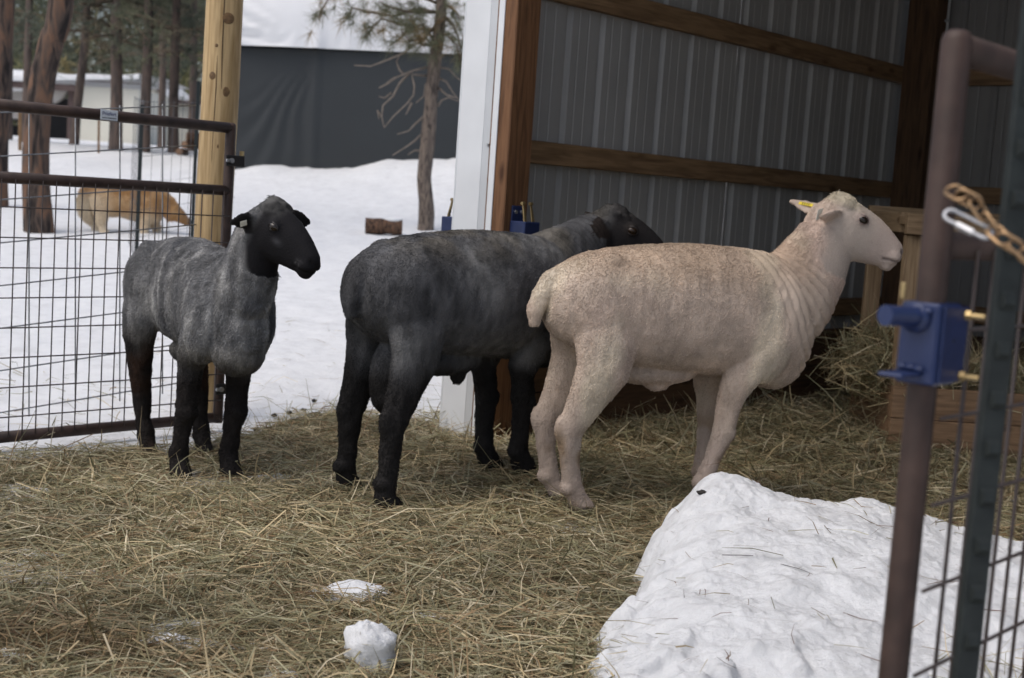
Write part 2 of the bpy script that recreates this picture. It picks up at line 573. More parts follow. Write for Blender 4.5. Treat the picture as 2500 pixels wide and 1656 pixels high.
hx, hy = np.linspace(-3.2, 5.6, 260), np.linspace(1.2, 9.6, 260)
X, Y = np.meshgrid(hx, hy, indexing='ij')
D = hay_density(X, Y)
Z = np.where(D > 0.02, hay_z(X, Y, D) + 0.004 - 0.016 * (1 - D), ground_z(X, Y) - 0.05)
Z = Z - 0.06 * sstep(0.25, 0.0, D)
lx, ly = shed_local(X, Y)
keep = ((D > 0.02) & ~((ly > 0.05) & (lx > 0.05)))
F = grid_faces(len(hx), len(hy))
F = F[keep.ravel()[F].any(1)]
hm = np_mesh('hay_mat', np.stack([X, Y, Z], -1).reshape(-1, 3), F, 'haymat')
tag(hm, kind='structure')

PAL = np.array([(0.56, 0.45, 0.265), (0.33, 0.30, 0.165), (0.41, 0.385, 0.245), (0.30, 0.205, 0.11), (0.68, 0.59, 0.41), (0.25, 0.235, 0.13), (0.48, 0.385, 0.225)])

def strands(n, xs, ys, zs, lmin, lmax, w0, w1, pitch=0.16, bend=0.25, upright=0.0, pal=PAL, pw=(.16, .2, .2, .12, .1, .12, .1), rng=RNG, bright=1.0):
    th = rng.uniform(0, 2 * pi, n)
    ph = rng.normal(0, pitch, n)
    up = rng.random(n) < upright
    ph = np.where(up, rng.uniform(0.3, 1.2, n), ph)
    L = rng.uniform(lmin, lmax, n) * rng.uniform(0.5, 1.0, n)
    d = np.stack([np.cos(th) * np.cos(ph), np.sin(th) * np.cos(ph), np.sin(ph)], 1)
    side = np.stack([-np.sin(th), np.cos(th), rng.normal(0, 0.5, n)], 1)
    side /= np.linalg.norm(side, axis=1)[:, None]
    c = np.stack([xs, ys, zs], 1)
    c[:, 2] += np.where(up, L * 0.4 * np.sin(ph), np.abs(L * 0.25 * np.sin(ph)))
    bd = rng.normal(0, bend, n)[:, None] * L[:, None]
    bz = np.stack([np.zeros(n), np.zeros(n), rng.normal(0, 0.05, n) * L], 1)
    p0 = c - d * L[:, None] / 2
    p2 = c + d * L[:, None] / 2
    p1 = c + side * bd * 0.3 + bz
    w = rng.uniform(w0, w1, n)[:, None] / 2
    roll = rng.uniform(-0.9, 0.9, n)[:, None]
    wv = np.cross(d, (0, 0, 1.0))
    wv /= np.linalg.norm(wv, axis=1)[:, None] + 1e-9
    wv = wv * np.cos(roll) + np.cross(d, wv) * np.sin(roll)
    V = np.stack([p0 - wv * w, p0 + wv * w, p1 - wv * w, p1 + wv * w, p2 - wv * w * 0.4, p2 + wv * w * 0.4], 1).reshape(-1, 3)
    k = np.arange(n)[:, None] * 6
    F = np.concatenate([k + np.array([[0, 1, 3, 2]]), k + np.array([[2, 3, 5, 4]])], 0)
    ci = rng.choice(len(pal), n, p=np.array(pw) / sum(pw))
    c3 = pal[ci] * rng.uniform(0.65, 1.25, n)[:, None] * bright
    return V, F, np.repeat(c3, 6, 0)

def hay_patch(n, x0, x1, y0, y1, **kw):
    xs, ys = RNG.uniform(x0, x1, n), RNG.uniform(y0, y1, n)
    D = hay_density(xs, ys)
    pile = pile_h(xs, ys)
    k = (RNG.random(n) < np.maximum(D, 0.012 * (D < 0.3)) + 0.0) & ((pile < 0.012) | (RNG.random(n) < 0.25 * (pile < 0.035)) | (RNG.random(n) < 0.003))
    lx, ly = shed_local(xs, ys)
    k &= ~((lx > 0.0) & (ly > -0.02) & (ly < 0.2))
    xs, ys, D = xs[k], ys[k], D[k]
    dz = 0.004 + RNG.random(len(xs)) ** 1.8 * 0.022 * (0.3 + 0.7 * D)
    clump = 0.82 + 0.38 * fbm(xs * 2.4, ys * 2.4, 6.1, 3)
    V, F, C = strands(len(xs), xs, ys, np.maximum(hay_z(xs, ys, D), 0) * 0 + hay_z(xs, ys, D) + pile_h(xs, ys) + dz, **kw)
    g = np.exp(-((xs + 0.95) / 0.4) ** 2 - ((ys - 2.74) / 0.1) ** 2) + 0.8 * np.exp(-((xs + 0.42) / 0.12) ** 2 - ((ys - 3.15) / 0.06) ** 2)
    tint = 1 - np.clip(g, 0, 1)[:, None] * np.array((0.45, 0.56, 0.66))
    return V, F, C * np.repeat(clump, 6)[:, None] * np.repeat(tint, 6, 0)

# snow pile shape (also used to keep hay off it)
PL_Y = [2.2, 2.8, 3.02, 3.23, 3.59, 3.88, 4.1, 4.4]
PL_X = [0.14, 0.21, 0.26, 0.31, 0.40, 0.47, 0.56, 0.8]

def pile_h(x, y):
    x, y = np.asarray(x, float), np.asarray(y, float)
    xl = np.interp(y, PL_Y, PL_X) + 0.03 * vnoise(y * 6, 1.3, 0.2) + 0.025 * vnoise(y * 19, x * 7, 0.2)
    d = np.maximum(x - xl, 0)
    side = 1 - np.exp(-d / np.interp(y, [2.5, 3.2, 3.7], [0.22, 0.15, 0.10]))
    prof = np.interp(x, [0.3, 0.62, 0.8, 0.95, 1.1, 1.3, 1.5, 1.9, 2.4], [1.0, 1.0, 0.97, 0.9, 0.82, 0.74, 0.55, 0.35, 0.0])
    t = np.clip((y - 2.2) / 1.5, 0, 1)
    H = (0.045 + 0.20 * np.sin(t * pi / 2) ** 1.2) * sstep(4.06, 3.72, y)
    h = H * side * prof + 0.055 * np.exp(-((x - 0.60) / 0.12) ** 2 - ((y - 3.72) / 0.16) ** 2) + 0.02 * np.exp(-((x - 1.02) / 0.1) ** 2 - ((y - 3.75) / 0.14) ** 2) * (d > 0)
    h = h * (d > 0)
    m = np.clip(h / 0.05, 0, 1)
    edge = np.exp(-d / 0.12)
    big = fbm(x * 4.2, y * 4.2, 2.2, 3)
    lump_ = sstep(-0.05, 0.4, fbm(x * 10, y * 10, 4.4, 3))
    h = h + m * (0.045 * big + 0.012 * fbm(x * 16, y * 16, 7.1, 5) + (0.010 + 0.035 * edge) * lump_ - 0.008 + 0.006 * (0.5 - np.abs(fbm(x * 38, y * 38, 1.0, 3))) * sstep(-0.3, 0.3, fbm(x * 5, y * 5, 6.0, 2)) + 0.0025 * vnoise(x * 110, y * 110, 1.0))
    h = h + m * 0.03 * sstep(0.05, 0.4, vnoise(x * 13, y * 13, 3)) * sstep(2.95, 2.6, y)
    return np.maximum(h, 0)

px_, py_ = np.linspace(0.05, 2.5, 460), np.linspace(2.1, 4.2, 420)
X, Y = np.meshgrid(px_, py_, indexing='ij')
Hh = pile_h(X, Y)
Z = ground_z(X, Y) + np.where(Hh > 0.002, Hh + 0.006, -0.05)
F = grid_faces(len(px_), len(py_))
F = F[(Hh.ravel()[F] > 0).any(1)]
pile = np_mesh('snow_pile', np.stack([X, Y, Z], -1).reshape(-1, 3), F, 'snow_dirty')
tag(pile, 'rounded heap of shovelled snow beside the open gate in the right foreground', 'snow pile')

parts_h = [hay_patch(52000, -1.9, 1.5, 2.3, 4.3, lmin=0.05, lmax=0.24, w0=0.0016, w1=0.0042, upright=0.02),
           hay_patch(42000, -2.3, 2.6, 4.2, 6.2, lmin=0.06, lmax=0.26, w0=0.002, w1=0.0045, upright=0.03),
           hay_patch(26000, -0.4, 4.6, 5.0, 9.2, lmin=0.08, lmax=0.3, w0=0.003, w1=0.006, upright=0.06, pitch=0.25)]
off, VV, FF, CC = 0, [], [], []
for V, F, C in parts_h:
    VV.append(V); FF.append(F + off); CC.append(C); off += len(V)
hayo = np_mesh('hay_bedding', np.concatenate(VV), np.concatenate(FF), 'hay', smooth=False, col=np.concatenate(CC))
tag(hayo, 'loose green-gold hay spread over the ground and shed floor', 'hay', kind='stuff')

# needles, straws and specks lying on the snow
n = 260
xs, ys = RNG.uniform(0.2, 1.8, 1200), RNG.uniform(2.4, 3.95, 1200)
hh = pile_h(xs, ys)
k = np.where(hh > 0.03)[0][:n]
xs, ys = xs[k], ys[k]
V1, F1, C1 = strands(len(k), xs, ys, ground_z(xs, ys) + pile_h(xs, ys) + 0.012, 0.05, 0.15, 0.0012, 0.0026, pitch=0.10, upright=0.05,
                     pal=np.array([(0.13, 0.065, 0.04), (0.22, 0.15, 0.08), (0.30, 0.26, 0.14), (0.05, 0.035, 0.03)]), pw=(.5, .2, .2, .1))
xs, ys = RNG.uniform(0.9, 1.6, 260), RNG.uniform(2.3, 2.75, 260)
V2, F2, C2 = strands(260, xs, ys, ground_z(xs, ys) + pile_h(xs, ys) + 0.012, 0.06, 0.22, 0.0012, 0.003, pitch=0.2, upright=0.25)
xs, ys = RNG.uniform(-1.9, 0.2, 420), RNG.uniform(4.7, 8.2, 420)
V3, F3, C3 = strands(420, xs, ys, ground_z(xs, ys) + 0.006, 0.06, 0.2, 0.0014, 0.003, pitch=0.08, upright=0.04, bright=0.8)
o1, o2 = len(V1), len(V1) + len(V2)
lit = np_mesh('needle_litter', np.concatenate([V1, V2, V3]), np.concatenate([F1, F2 + o1, F3 + o2]), 'hay', smooth=False, col=np.concatenate([C1, C2, C3]))
tag(lit, 'scattered pine needles and straws lying on the snow', 'litter', kind='stuff')

def lump(name, c, r, seed, m, label, cat, group=None, amp=0.3, nu=26, nv=16, freq=2.2):
    mb = MB().ball((0, 0, 0), 1.0, nu, nv)
    V = np.array(mb.v)
    k = 1 + amp * fbm(V[:, 0] * freq + seed, V[:, 1] * freq, V[:, 2] * freq, 3) + amp * 0.35 * vnoise(V[:, 0] * 7 + seed, V[:, 1] * 7, V[:, 2] * 7)
    mb.v = [tuple(p) for p in V * k[:, None] * np.array(r)]
    o = obj(name, mb, m, smooth=True, loc=c)
    return tag(o, label, cat, group)

lump('snow_chunk', (-0.252, 2.735, 0.04), (0.062, 0.05, 0.062), 1.3, 'snow', 'angular white snow chunk on the hay at the bottom of the picture', 'snow chunk', 'loose snow chunks on the hay', amp=0.55, freq=1.7)
lump('snow_chunk', (-0.345, 3.26, -0.004), (0.085, 0.05, 0.030), 4.1, 'snow', 'low patch of snow showing through the hay, farthest of the loose chunks', 'snow chunk', 'loose snow chunks on the hay')
lump('snow_chunk', (-0.70, 2.83, -0.006), (0.05, 0.035, 0.020), 6.1, 'snow', 'small half buried snow lump in the hay, leftmost of the loose chunks', 'snow chunk', 'loose snow chunks on the hay')
lump('snow_chunk', (-0.42, 2.64, -0.004), (0.05, 0.035, 0.024), 8.1, 'snow', 'small greyish snow lump at the bottom edge left of the angular chunk', 'snow chunk', 'loose snow chunks on the hay')
for i, (x, y, r) in enumerate([(1.18, 2.62, .035), (1.30, 2.55, .045), (1.05, 2.56, .03), (1.42, 2.66, .03), (0.98, 2.66, .025)]):
    lump('snow_clod', (x, y, float(ground_z(x, y) + pile_h(x, y)) + r * 0.4), (r * 1.2, r, r * 0.8), 11.0 + i * 3, 'snow_dirty', 'fist sized snow clod fallen at the foot of the snow pile', 'snow clod', 'snow clods at the foot of the pile')
for i, (x, y) in enumerate([(-0.93, 5.72), (-0.88, 5.78), (-0.80, 5.70), (-0.98, 5.64), (-0.86, 5.95), (-0.72, 5.80), (-1.0, 5.35), (-1.02, 5.15)]):
    lump('droppings', (x, y, float(ground_z(x, y)) + 0.012), (0.013, 0.009, 0.008), 30 + i, 'dung', 'small dark dropping on the trampled snow behind the hay', 'droppings', 'dark droppings on the snow', nu=10, nv=8)
lump('bark_chip', (0.545, 3.62, float(ground_z(0.545, 3.62) + pile_h(0.545, 3.62)) + 0.008), (0.013, 0.009, 0.007), 44, 'dung', 'small black bark chip lying on the left flank of the snow pile', 'bark chip', nu=10, nv=8, amp=0.7)

# ------------------------------------------------------------------ shed
ROOF = lambda x: 3.05 - 0.10 * x
shed = empty('open_shed', (SHED[0], SHED[1], 0), ANG, 'open fronted pole shed with corrugated metal walls and timber girts on the right', 'shed')
DEP, WID = 3.72, 5.4
def sb(name, lo, hi, m, bev=0.003, parent=shed):
    return obj(name, MB().box(lo, hi, bev), m, parent)
sb('corner_post', (0.0, -0.062, -0.3), (0.14, 0.078, ROOF(0) - 0.02), 'postZ', 0.004)
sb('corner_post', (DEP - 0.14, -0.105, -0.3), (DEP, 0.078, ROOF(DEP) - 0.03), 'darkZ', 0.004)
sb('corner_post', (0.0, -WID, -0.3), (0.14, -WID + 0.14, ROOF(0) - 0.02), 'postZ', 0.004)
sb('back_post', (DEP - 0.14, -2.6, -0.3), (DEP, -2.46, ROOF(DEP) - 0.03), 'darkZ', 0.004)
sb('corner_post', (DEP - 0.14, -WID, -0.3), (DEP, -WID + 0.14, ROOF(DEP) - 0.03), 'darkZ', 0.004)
for z0, z1 in ((0.445, 0.545), (1.145, 1.24), (1.825, 1.925), (2.5, 2.6)):
    sb('girt', (0.006, 0.080, z0), (DEP + 0.03, 0.118, z1), 'girtX')
    sb('girt', (DEP + 0.002, -WID, z0), (DEP + 0.040, 0.02, z1), 'girtY')
    sb('girt', (0.006, -WID - 0.04, z0), (DEP + 0.03, -WID - 0.002, z1), 'girtX')
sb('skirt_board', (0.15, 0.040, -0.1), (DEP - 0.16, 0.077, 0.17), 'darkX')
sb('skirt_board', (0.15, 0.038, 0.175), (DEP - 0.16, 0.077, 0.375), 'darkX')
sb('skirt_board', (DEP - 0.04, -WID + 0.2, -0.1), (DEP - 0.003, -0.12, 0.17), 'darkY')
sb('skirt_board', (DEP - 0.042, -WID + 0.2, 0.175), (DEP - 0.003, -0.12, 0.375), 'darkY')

def rib_profile(w):
    pts = [0.0]
    P = []
    k = 0
    x = 0.0
    while x < w - 1e-6:
        for dx, h in ((0.0, 0.0), (0.018, 0.0), (0.036, 0.022), (0.058, 0.022), (0.072, 0.0), (0.110, 0.0), (0.114, 0.0022), (0.120, 0.0022), (0.124, 0.0), (0.176, 0.0), (0.180, 0.0022), (0.186, 0.0022), (0.190, 0.0)):
            if x + dx <= w + 1e-6:
                P.append((x + dx, h))
        x += 0.2286
    P.append((w, 0.0))
    return P

def panel_mesh(w, z0, z1f):
    P = rib_profile(w)
    V, F = [], []
    th = 0.0012
    for (s_, h) in P:
        V += [(s_, h, z0), (s_, h, z1f(s_)), (s_, h + th, z0), (s_, h + th, z1f(s_))]
    for i in range(len(P) - 1):
        a, b = i * 4, i * 4 + 4
        F += [(a, b, b + 1, a + 1), (a + 2, a + 3, b + 3, b + 2), (a, a + 2, b + 2, b), (a + 1, b + 1, b + 3, a + 3)]
    F += [(0, 1, 3, 2), (4 * (len(P) - 1), 4 * (len(P) - 1) + 2, 4 * (len(P) - 1) + 3, 4 * (len(P) - 1) + 1)]
    mb = MB()
    mb.add(V, F)
    return mb
PW = 0.9144
x = 0.03
i = 0
while x < DEP:
    w = min(PW, DEP + 0.06 - x)
    obj('wall_panel', panel_mesh(w, -0.05, lambda s_, x=x: ROOF(x + s_) - 0.04), 'panel', shed, loc=(x, 0.1195 + 0.0016 * (i % 2), 0))
    x += PW; i += 1
y = -WID
i = 0
while y < 0.1:
    w = min(PW, 0.11 - y)
    if w > 0.05:
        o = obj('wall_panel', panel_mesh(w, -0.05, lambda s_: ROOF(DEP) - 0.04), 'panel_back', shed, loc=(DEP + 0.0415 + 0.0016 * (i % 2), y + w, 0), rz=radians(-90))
    y += PW; i += 1
x = 0.03
i = 0
while x < DEP:
    w = min(PW, DEP + 0.06 - x)
    o = obj('wall_panel', panel_mesh(w, -0.05, lambda s_, x=x, w=w: ROOF(x + w - s_) - 0.04), 'panel', shed, loc=(x + w, -WID - 0.0415 - 0.0016 * (i % 2), 0), rz=radians(180))
    x += PW; i += 1
# roof with rafters, overhanging the opening a little
rf = MB()
n_r = 24
for k in range(2):
    pass
roofV = []
mbr = MB()
yy = -WID - 0.25
while yy < 0.35:
    w = min(PW, 0.35 - yy)
    if w < 0.05: break
    P = rib_profile(w)
    V, F = [], []
    for (s_, h) in P:
        for (xx, t) in ((-0.35, 0), (DEP + 0.3, 0), (-0.35, 0.0015), (DEP + 0.3, 0.0015)):
            V.append((xx, yy + s_, ROOF(xx) + h + t))
    for q in range(len(P) - 1):
        a, b = q * 4, q * 4 + 4
        F += [(a, a + 1, b + 1, b), (a + 2, b + 2, b + 3, a + 3), (a, b, b + 2, a + 2), (a + 1, a + 3, b + 3, b + 1)]
    obj('roof_panel', MB().add(V, F), 'roof_metal', shed)
    yy += PW
for yy in (-0.35, -1.3, -2.5, -3.7, -4.9):
    rb = MB().box((-0.3, yy - 0.019, -0.14), (DEP + 0.25, yy + 0.019, -0.012), 0.003)
    rb.v = [(a, b, c + ROOF(a)) for a, b, c in rb.v]
    obj('rafter', rb, 'girtX', shed)
sb('header_beam', (0.0, -WID + 0.14, ROOF(0) - 0.42), (0.04, -0.064, ROOF(0) - 0.16), 'girtY')
# white corner trim: wide face, grey step, narrow lip
tb = MB().box((-0.012, 0.068, -0.02), (-0.004, 0.205, ROOF(0) - 0.05), 0.002)
obj('corner_trim', tb, 'trim', shed)
sb('corner_trim', (-0.012, 0.2055, -0.02), (0.16, 0.2135, ROOF(0) - 0.05), 'trim', 0.002)
o = obj('trim_step', MB().add([(-0.010, 0.0675, -0.02), (-0.010, 0.0675, 2.95), (0.004, 0.031, 2.95), (0.004, 0.031, -0.02), (-0.006, 0.0675, -0.02), (-0.006, 0.0675, 2.95), (0.008, 0.031, 2.95), (0.008, 0.031, -0.02)],
                              [(0, 1, 2, 3), (7, 6, 5, 4), (0, 4, 5, 1), (3, 2, 6, 7)]), 'trim2', shed)
sb('trim_lip', (-0.006, 0.0, -0.02), (-0.001, 0.0305, ROOF(0) - 0.05), 'trim', 0.001)
sb('trim_screw', (-0.010, 0.040, 1.195), (-0.001, 0.050, 1.205), 'steel', 0.002)
# thin conduit down the back corner with a clamp
obj('conduit', MB().tube([(DEP - 0.02, -0.118, 1.02), (DEP - 0.02, -0.118, 2.6)], 0.008, 8), 'cord', shed, True)
sb('conduit_clamp', (DEP - 0.035, -0.132, 2.19), (DEP - 0.015, -0.09, 2.205), 'steel', 0.002)

# blue latch receivers on the corner post
def receiver(ox, oy, oz, label):
    r = empty('latch_receiver', (0, 0, 0), 0, label, 'gate latch', 'blue latch receivers on the shed post')
    p = SHED + U * ox + OUT * oy
    r.location = (p[0], p[1], oz)
    r.rotation_euler = (0, 0, ANG)
    obj('housing', MB().box((-0.045, -0.085, -0.14), (0.045, -0.003, 0.0), 0.003), 'blue', r)
    obj('backing_plate', MB().box((-0.035, -0.004, -0.16), (0.04, 0.003, 0.06), 0.002), 'blue', r)
    for xx in (-0.022, 0.024):
        lb = MB().add([(xx - 0.008, -0.070, -0.01), (xx + 0.008, -0.070, -0.01), (xx + 0.008, -0.064, -0.01), (xx - 0.008, -0.064, -0.01),
                       (xx - 0.003, -0.050, 0.07), (xx + 0.003, -0.050, 0.07), (xx + 0.003, -0.044, 0.07), (xx - 0.003, -0.044, 0.07)],
                      [(0, 1, 5, 4), (1, 2, 6, 5), (2, 3, 7, 6), (3, 0, 4, 7), (4, 5, 6, 7), (3, 2, 1, 0)])
        lb.tube([(xx - 0.008, -0.047, 0.071), (xx + 0.008, -0.047, 0.071)], 0.007, 8)
        obj('latch_bar', lb, 'brass', r)
    for xx in (-0.015, 0.02):
        obj('bolt', MB().tube([(xx, -0.004, 0.035), (xx, -0.010, 0.035)], 0.008, 6), 'steel', r)
    return r
r1 = receiver(0.075, -0.066, 0.905, 'blue latch receiver with two brass bars on the inner face of the shed post')
r2 = receiver(0.02, 0.30, 0.90, 'blue latch receiver left of the white corner trim')
r2.rotation_euler = (0, 0, ANG + pi)
p = SHED + U * 0.06 + OUT * 0.215
r2.location = (p[0], p[1], 0.90)

# ------------------------------------------------------------------ hay feeder in the shed
FX, FY = 1.66, 5.80
feeder = empty('hay_feeder', (FX, FY, 0.02), radians(1.0), 'wooden hay feeder with plank box and upright slats inside the shed', 'hay feeder')
def fb(name, lo, hi, m): return obj(name, MB().box(lo, hi, 0.003), m, feeder)
for z0, z1 in ((0.0, 0.138), (0.141, 0.279)):
    fb('plank', (0.0, 0.0, z0), (2.2, 0.038, z1), 'plankX')
    fb('plank', (0.0, 0.64, z0), (2.2, 0.678, z1), 'plankX')
fb('end_plank', (0.0, 0.039, 0.0), (0.038, 0.639, 0.279), 'plankY')
fb('end_plank', (2.162, 0.039, 0.0), (2.2, 0.639, 0.279), 'plankY')
for xx in (0.002, 0.62, 1.25, 1.9):
    fb('upright', (xx, 0.0395, 0.0), (xx + 0.075, 0.078, 0.93 if xx < 0.1 else 0.9), 'pineZ')
for xx in (0.002, 0.62, 1.25, 1.9):
    fb('upright', (xx, 0.60, 0.0), (xx + 0.075, 0.638, 0.96), 'pineZ')
fb('top_rail', (-0.01, -0.0, 0.935), (2.2, 0.037, 1.022), 'pineX')
fb('top_rail', (-0.01, 0.038, 0.975), (2.2, 0.127, 1.013), 'pineX')
fb('top_rail', (-0.01, 0.60, 0.965), (2.2, 0.638, 1.054), 'pineX')
fb('cross_rail', (-0.002, 0.128, 0.94), (0.036, 0.599, 1.028), 'pineY')
hz = 0.30
n = 13000
xs, ys = RNG.uniform(-0.04, 2.2, n), RNG.uniform(0.04, 0.62, n)
hzz = 0.24 + 0.32 * np.exp(-((ys - 0.33) / 0.28) ** 2) * (0.8 + 0.5 * vnoise(xs * 3, ys * 3, 1.0))
V, F, C = strands(n, xs, ys, hzz * RNG.random(n) ** 0.35, 0.1, 0.3, 0.0025, 0.005, pitch=0.5, upright=0.08, bright=0.95)
n2 = 900
xs, ys = RNG.normal(-0.06, 0.06, n2), RNG.uniform(0.05, 0.6, n2)
V2, F2, C2 = strands(n2, xs, ys, 0.34 + 0.07 * RNG.normal(size=n2) - np.abs(xs) * 0.2, 0.12, 0.35, 0.0025, 0.005, pitch=0.5, upright=0.0, bright=0.95)
fh = np_mesh('feeder_hay', np.concatenate([V, V2]), np.concatenate([F, F2 + len(V)]), 'hay', None, False, np.concatenate([C, C2]), loc=(FX, FY, 0.02))
tag(fh, 'hay heaped in the wooden feeder and hanging over its end', 'hay', kind='stuff')

# ------------------------------------------------------------------ gates
def rect_tube(mb, p0, p1, w, h, bev=0.011):
    """tube along local x or z between corner points (centre line)"""
    p0, p1 = np.array(p0, float), np.array(p1, float)
    hw = np.array([w / 2, w / 2, h / 2])
    ax = int(np.argmax(np.abs(p1 - p0)))
    lo, hi = np.minimum(p0, p1) - np.array([w / 2] * 3), np.maximum(p0, p1) + np.array([w / 2] * 3)
    lo[ax], hi[ax] = min(p0[ax], p1[ax]), max(p0[ax], p1[ax])
    return mb.box(lo, hi, bev)

def make_gate(root, L, zb, zt, z2, s, wx0, wx_step, z_step, w=0.041):
    """local x runs along the gate from the end stile; parts: rails, stiles, wires"""
    rails = [('top_rail', zt), ('middle_rail', z2), ('bottom_rail', zb)]
    for nm, z in rails:
        obj(nm, MB().tube([(s * 0.004, 0, z), (s * (L + 0.018), 0, z)], w / 2 - 0.0006 * (nm == 'middle_rail'), 20), 'gate', root, True)
    for xs_ in (0, s * (L + 0.021)):
        st = MB().tube([(xs_, 0, zb - 0.02), (xs_, 0, zb - 0.0195), (xs_, 0, zt + 0.008), (xs_, 0, zt + 0.016), (xs_, 0, zt + 0.020), (xs_, 0, zt + 0.0213)], [w * q for q in (0.493, 0.493, 0.493, 0.42, 0.268, 0.05)], 20)
        obj('stile', st, 'gate', root, True)
    xw = wx0
    vz0, vz1 = zb + 0.004, z2 - 0.004
    vm = None
    while xw < L - 0.01:
        if vm is None:
            o = obj('wire', MB().tube([(0, 0, vz0), (0, 0, vz1)], 0.0026, 6), 'wire', root, True, loc=(s * xw, -0.019, 0))
            vm = o.data
        else:
            link('wire', vm, root, (s * xw, -0.019, 0))
        xw += wx_step
    z = z2 - z_step * 0.95
    hm_ = None
    while z > zb + 0.03:
        if hm_ is None:
            o = obj('wire', MB().tube([(s * 0.006, 0, 0), (s * L, 0, 0)], 0.0026, 6), 'wire', root, True, loc=(0, -0.0235, z))
            hm_ = o.data
        else:
            link('wire', hm_, root, (0, -0.0235, z))
        z -= z_step

g1 = empty('wire_gate', (-1.15, 5.32, 0), ANG, 'brown tube gate with wire mesh swung open behind the left grey sheep', 'gate', 'brown wire mesh gates')
make_gate(g1, 1.12, 0.047, 1.191, 0.948, -1, 0.031, 0.0508, 0.104)
# label plate and hinge straps on the left gate
lab = obj('label_plate', MB().box((-0.582, -0.0222, 1.174), (-0.512, -0.0205, 1.2105), 0.0006), 'sticker', g1)
Rl = Matrix.Rotation(radians(90), 4, 'X')
text_mesh('label_text', 'Priefert', 0.0185, 'navy', lab, Matrix.Translation((-0.547, -0.0226, 1.1965)) @ Rl)
text_mesh('label_line', 'RANCH EQUIPMENT', 0.0062, 'ink', lab, Matrix.Translation((-0.547, -0.0226, 1.1815)) @ Rl)
for z in (1.065, 0.165):
    hs = obj('hinge_strap', MB().box((-0.034, -0.028, z - 0.022), (0.055, -0.022, z + 0.022), 0.004), 'strap', g1)
    obj('hinge_bolt', MB().tube([(-0.012, -0.028, z), (-0.012, -0.037, z)], 0.010, 8), 'steel', hs)
    obj('hinge_bolt', MB().tube([(-0.03, -0.028, z), (-0.03, -0.034, z)], 0.007, 8), 'steel', hs)
    obj('hinge_pin', MB().tube([(0.045, -0.018, z + 0.005), (0.045, -0.018, z + 0.04)], 0.009, 8), 'brass', hs)

GR = np.array([0.484, 1.575])
g2 = empty('wire_gate', (GR[0], GR[1], 0), ANG, 'brown tube gate with wire mesh at the right edge in the foreground', 'gate', 'brown wire mesh gates')
make_gate(g2, 1.12, 0.05, 1.203, 0.978, 1, 0.075, 0.0508, 0.1035, 0.0355)
# blue latch box on its end stile
lt = empty('latch_box', (GR[0], GR[1], 0.868), ANG, 'blue steel latch box with round bar clamped on the right foreground gate', 'gate latch')
obj('housing', MB().box((-0.025, -0.024, -0.052), (0.036, 0.024, 0.043), 0.003), 'blue', lt)
obj('side_plate', MB().box((-0.018, -0.0275, -0.049), (0.047, -0.0242, 0.040), 0.001), 'blue', lt)
obj('striker_bar', MB().tube([(-0.026, 0.004, 0.026), (-0.074, 0.0193, 0.027)], 0.0118, 24), 'blue', lt)
obj('striker_collar', MB().tube([(-0.026, 0.004, 0.025), (-0.031, 0.004, 0.025)], 0.0175, 20), 'blue', lt, True)
for (wx, wy, wz) in ((-0.028, 0.0, 0.037), (-0.028, -0.010, 0.034), (-0.028, 0.014, 0.036), (-0.028, 0.004, -0.033), (-0.028, -0.006, -0.034), (-0.028, 0.014, -0.033)):
    obj('weld_bead', MB().ball((wx, wy, wz), (0.004, 0.007, 0.004), 8, 6), 'blue', lt, True)
obj('drain_hole', MB().tube([(0.010, -0.0277, 0.0), (0.010, -0.0283, 0.0)], 0.0022, 8), 'void', lt)
obj('keeper_tab', MB().box((-0.078, -0.010, -0.042), (-0.026, 0.020, -0.037), 0.002), 'blue', lt)
for z in (0.030, -0.042):
    bt = obj('bolt', MB().tube([(0.038, -0.028, z), (0.040, -0.050, z)], 0.0036, 8), 'brass', lt)
    obj('nut', MB().tube([(0.038, -0.0277, z), (0.0388, -0.034, z)], 0.0064, 6), 'brass', bt)
obj('latch_bar', MB().box((-0.032, 0.018, 0.045), (-0.028, 0.024, 0.064), 0.001), 'brass', lt)

# round wooden gate post
rp = empty('round_post', (-1.262, 5.56, -0.1), 0, 'peeled round wooden gate post with knots and drying cracks', 'fence post')
mb = MB()
ns, nh = 36, 60
V, F = [], []
for j in range(nh + 1):
    z = 2.6 * j / nh
    for k in range(ns):
        a = 2 * pi * k / ns
        r = 0.0745 - 0.0006 * z + 0.0022 * float(vnoise(cos(a) * 2.1, sin(a) * 2.1, z * 2.0)) + 0.001 * float(vnoise(cos(a) * 7, sin(a) * 7, z * 3.0))
        V.append((r * cos(a) + 0.02 * (z / 2.6), r * sin(a), z))
for j in range(nh):
    for k in range(ns):
        F.append((j * ns + k, j * ns + (k + 1) % ns, (j + 1) * ns + (k + 1) % ns, (j + 1) * ns + k))
F.append(tuple(nh * ns + k for k in range(ns)))
mb.add(V, F)
obj('shaft', mb, 'roundpost', rp, True)
def on_post(a, z, e=0.0):
    r = 0.0745 - 0.0006 * z + e
    return (r * cos(a) + 0.02 * z / 2.6, r * sin(a), z)
for (a, z, rx, rz_) in ((-1.12, 1.73, 0.021, 0.02), (-1.02, 1.44, 0.013, 0.018), (-1.85, 1.50, 0.012, 0.014), (-1.35, 1.22, 0.006, 0.012), (-1.3, 0.91, 0.007, 0.012), (-1.7, 1.62, 0.006, 0.006)):
    R = np.array(Matrix.Rotation(a, 3, 'Z'))
    obj('knot', MB().ball(on_post(a, z, -0.0016), (0.0022, rx * 1.15, rz_ * 1.15), 18, 10, R), 'knot', rp, True)
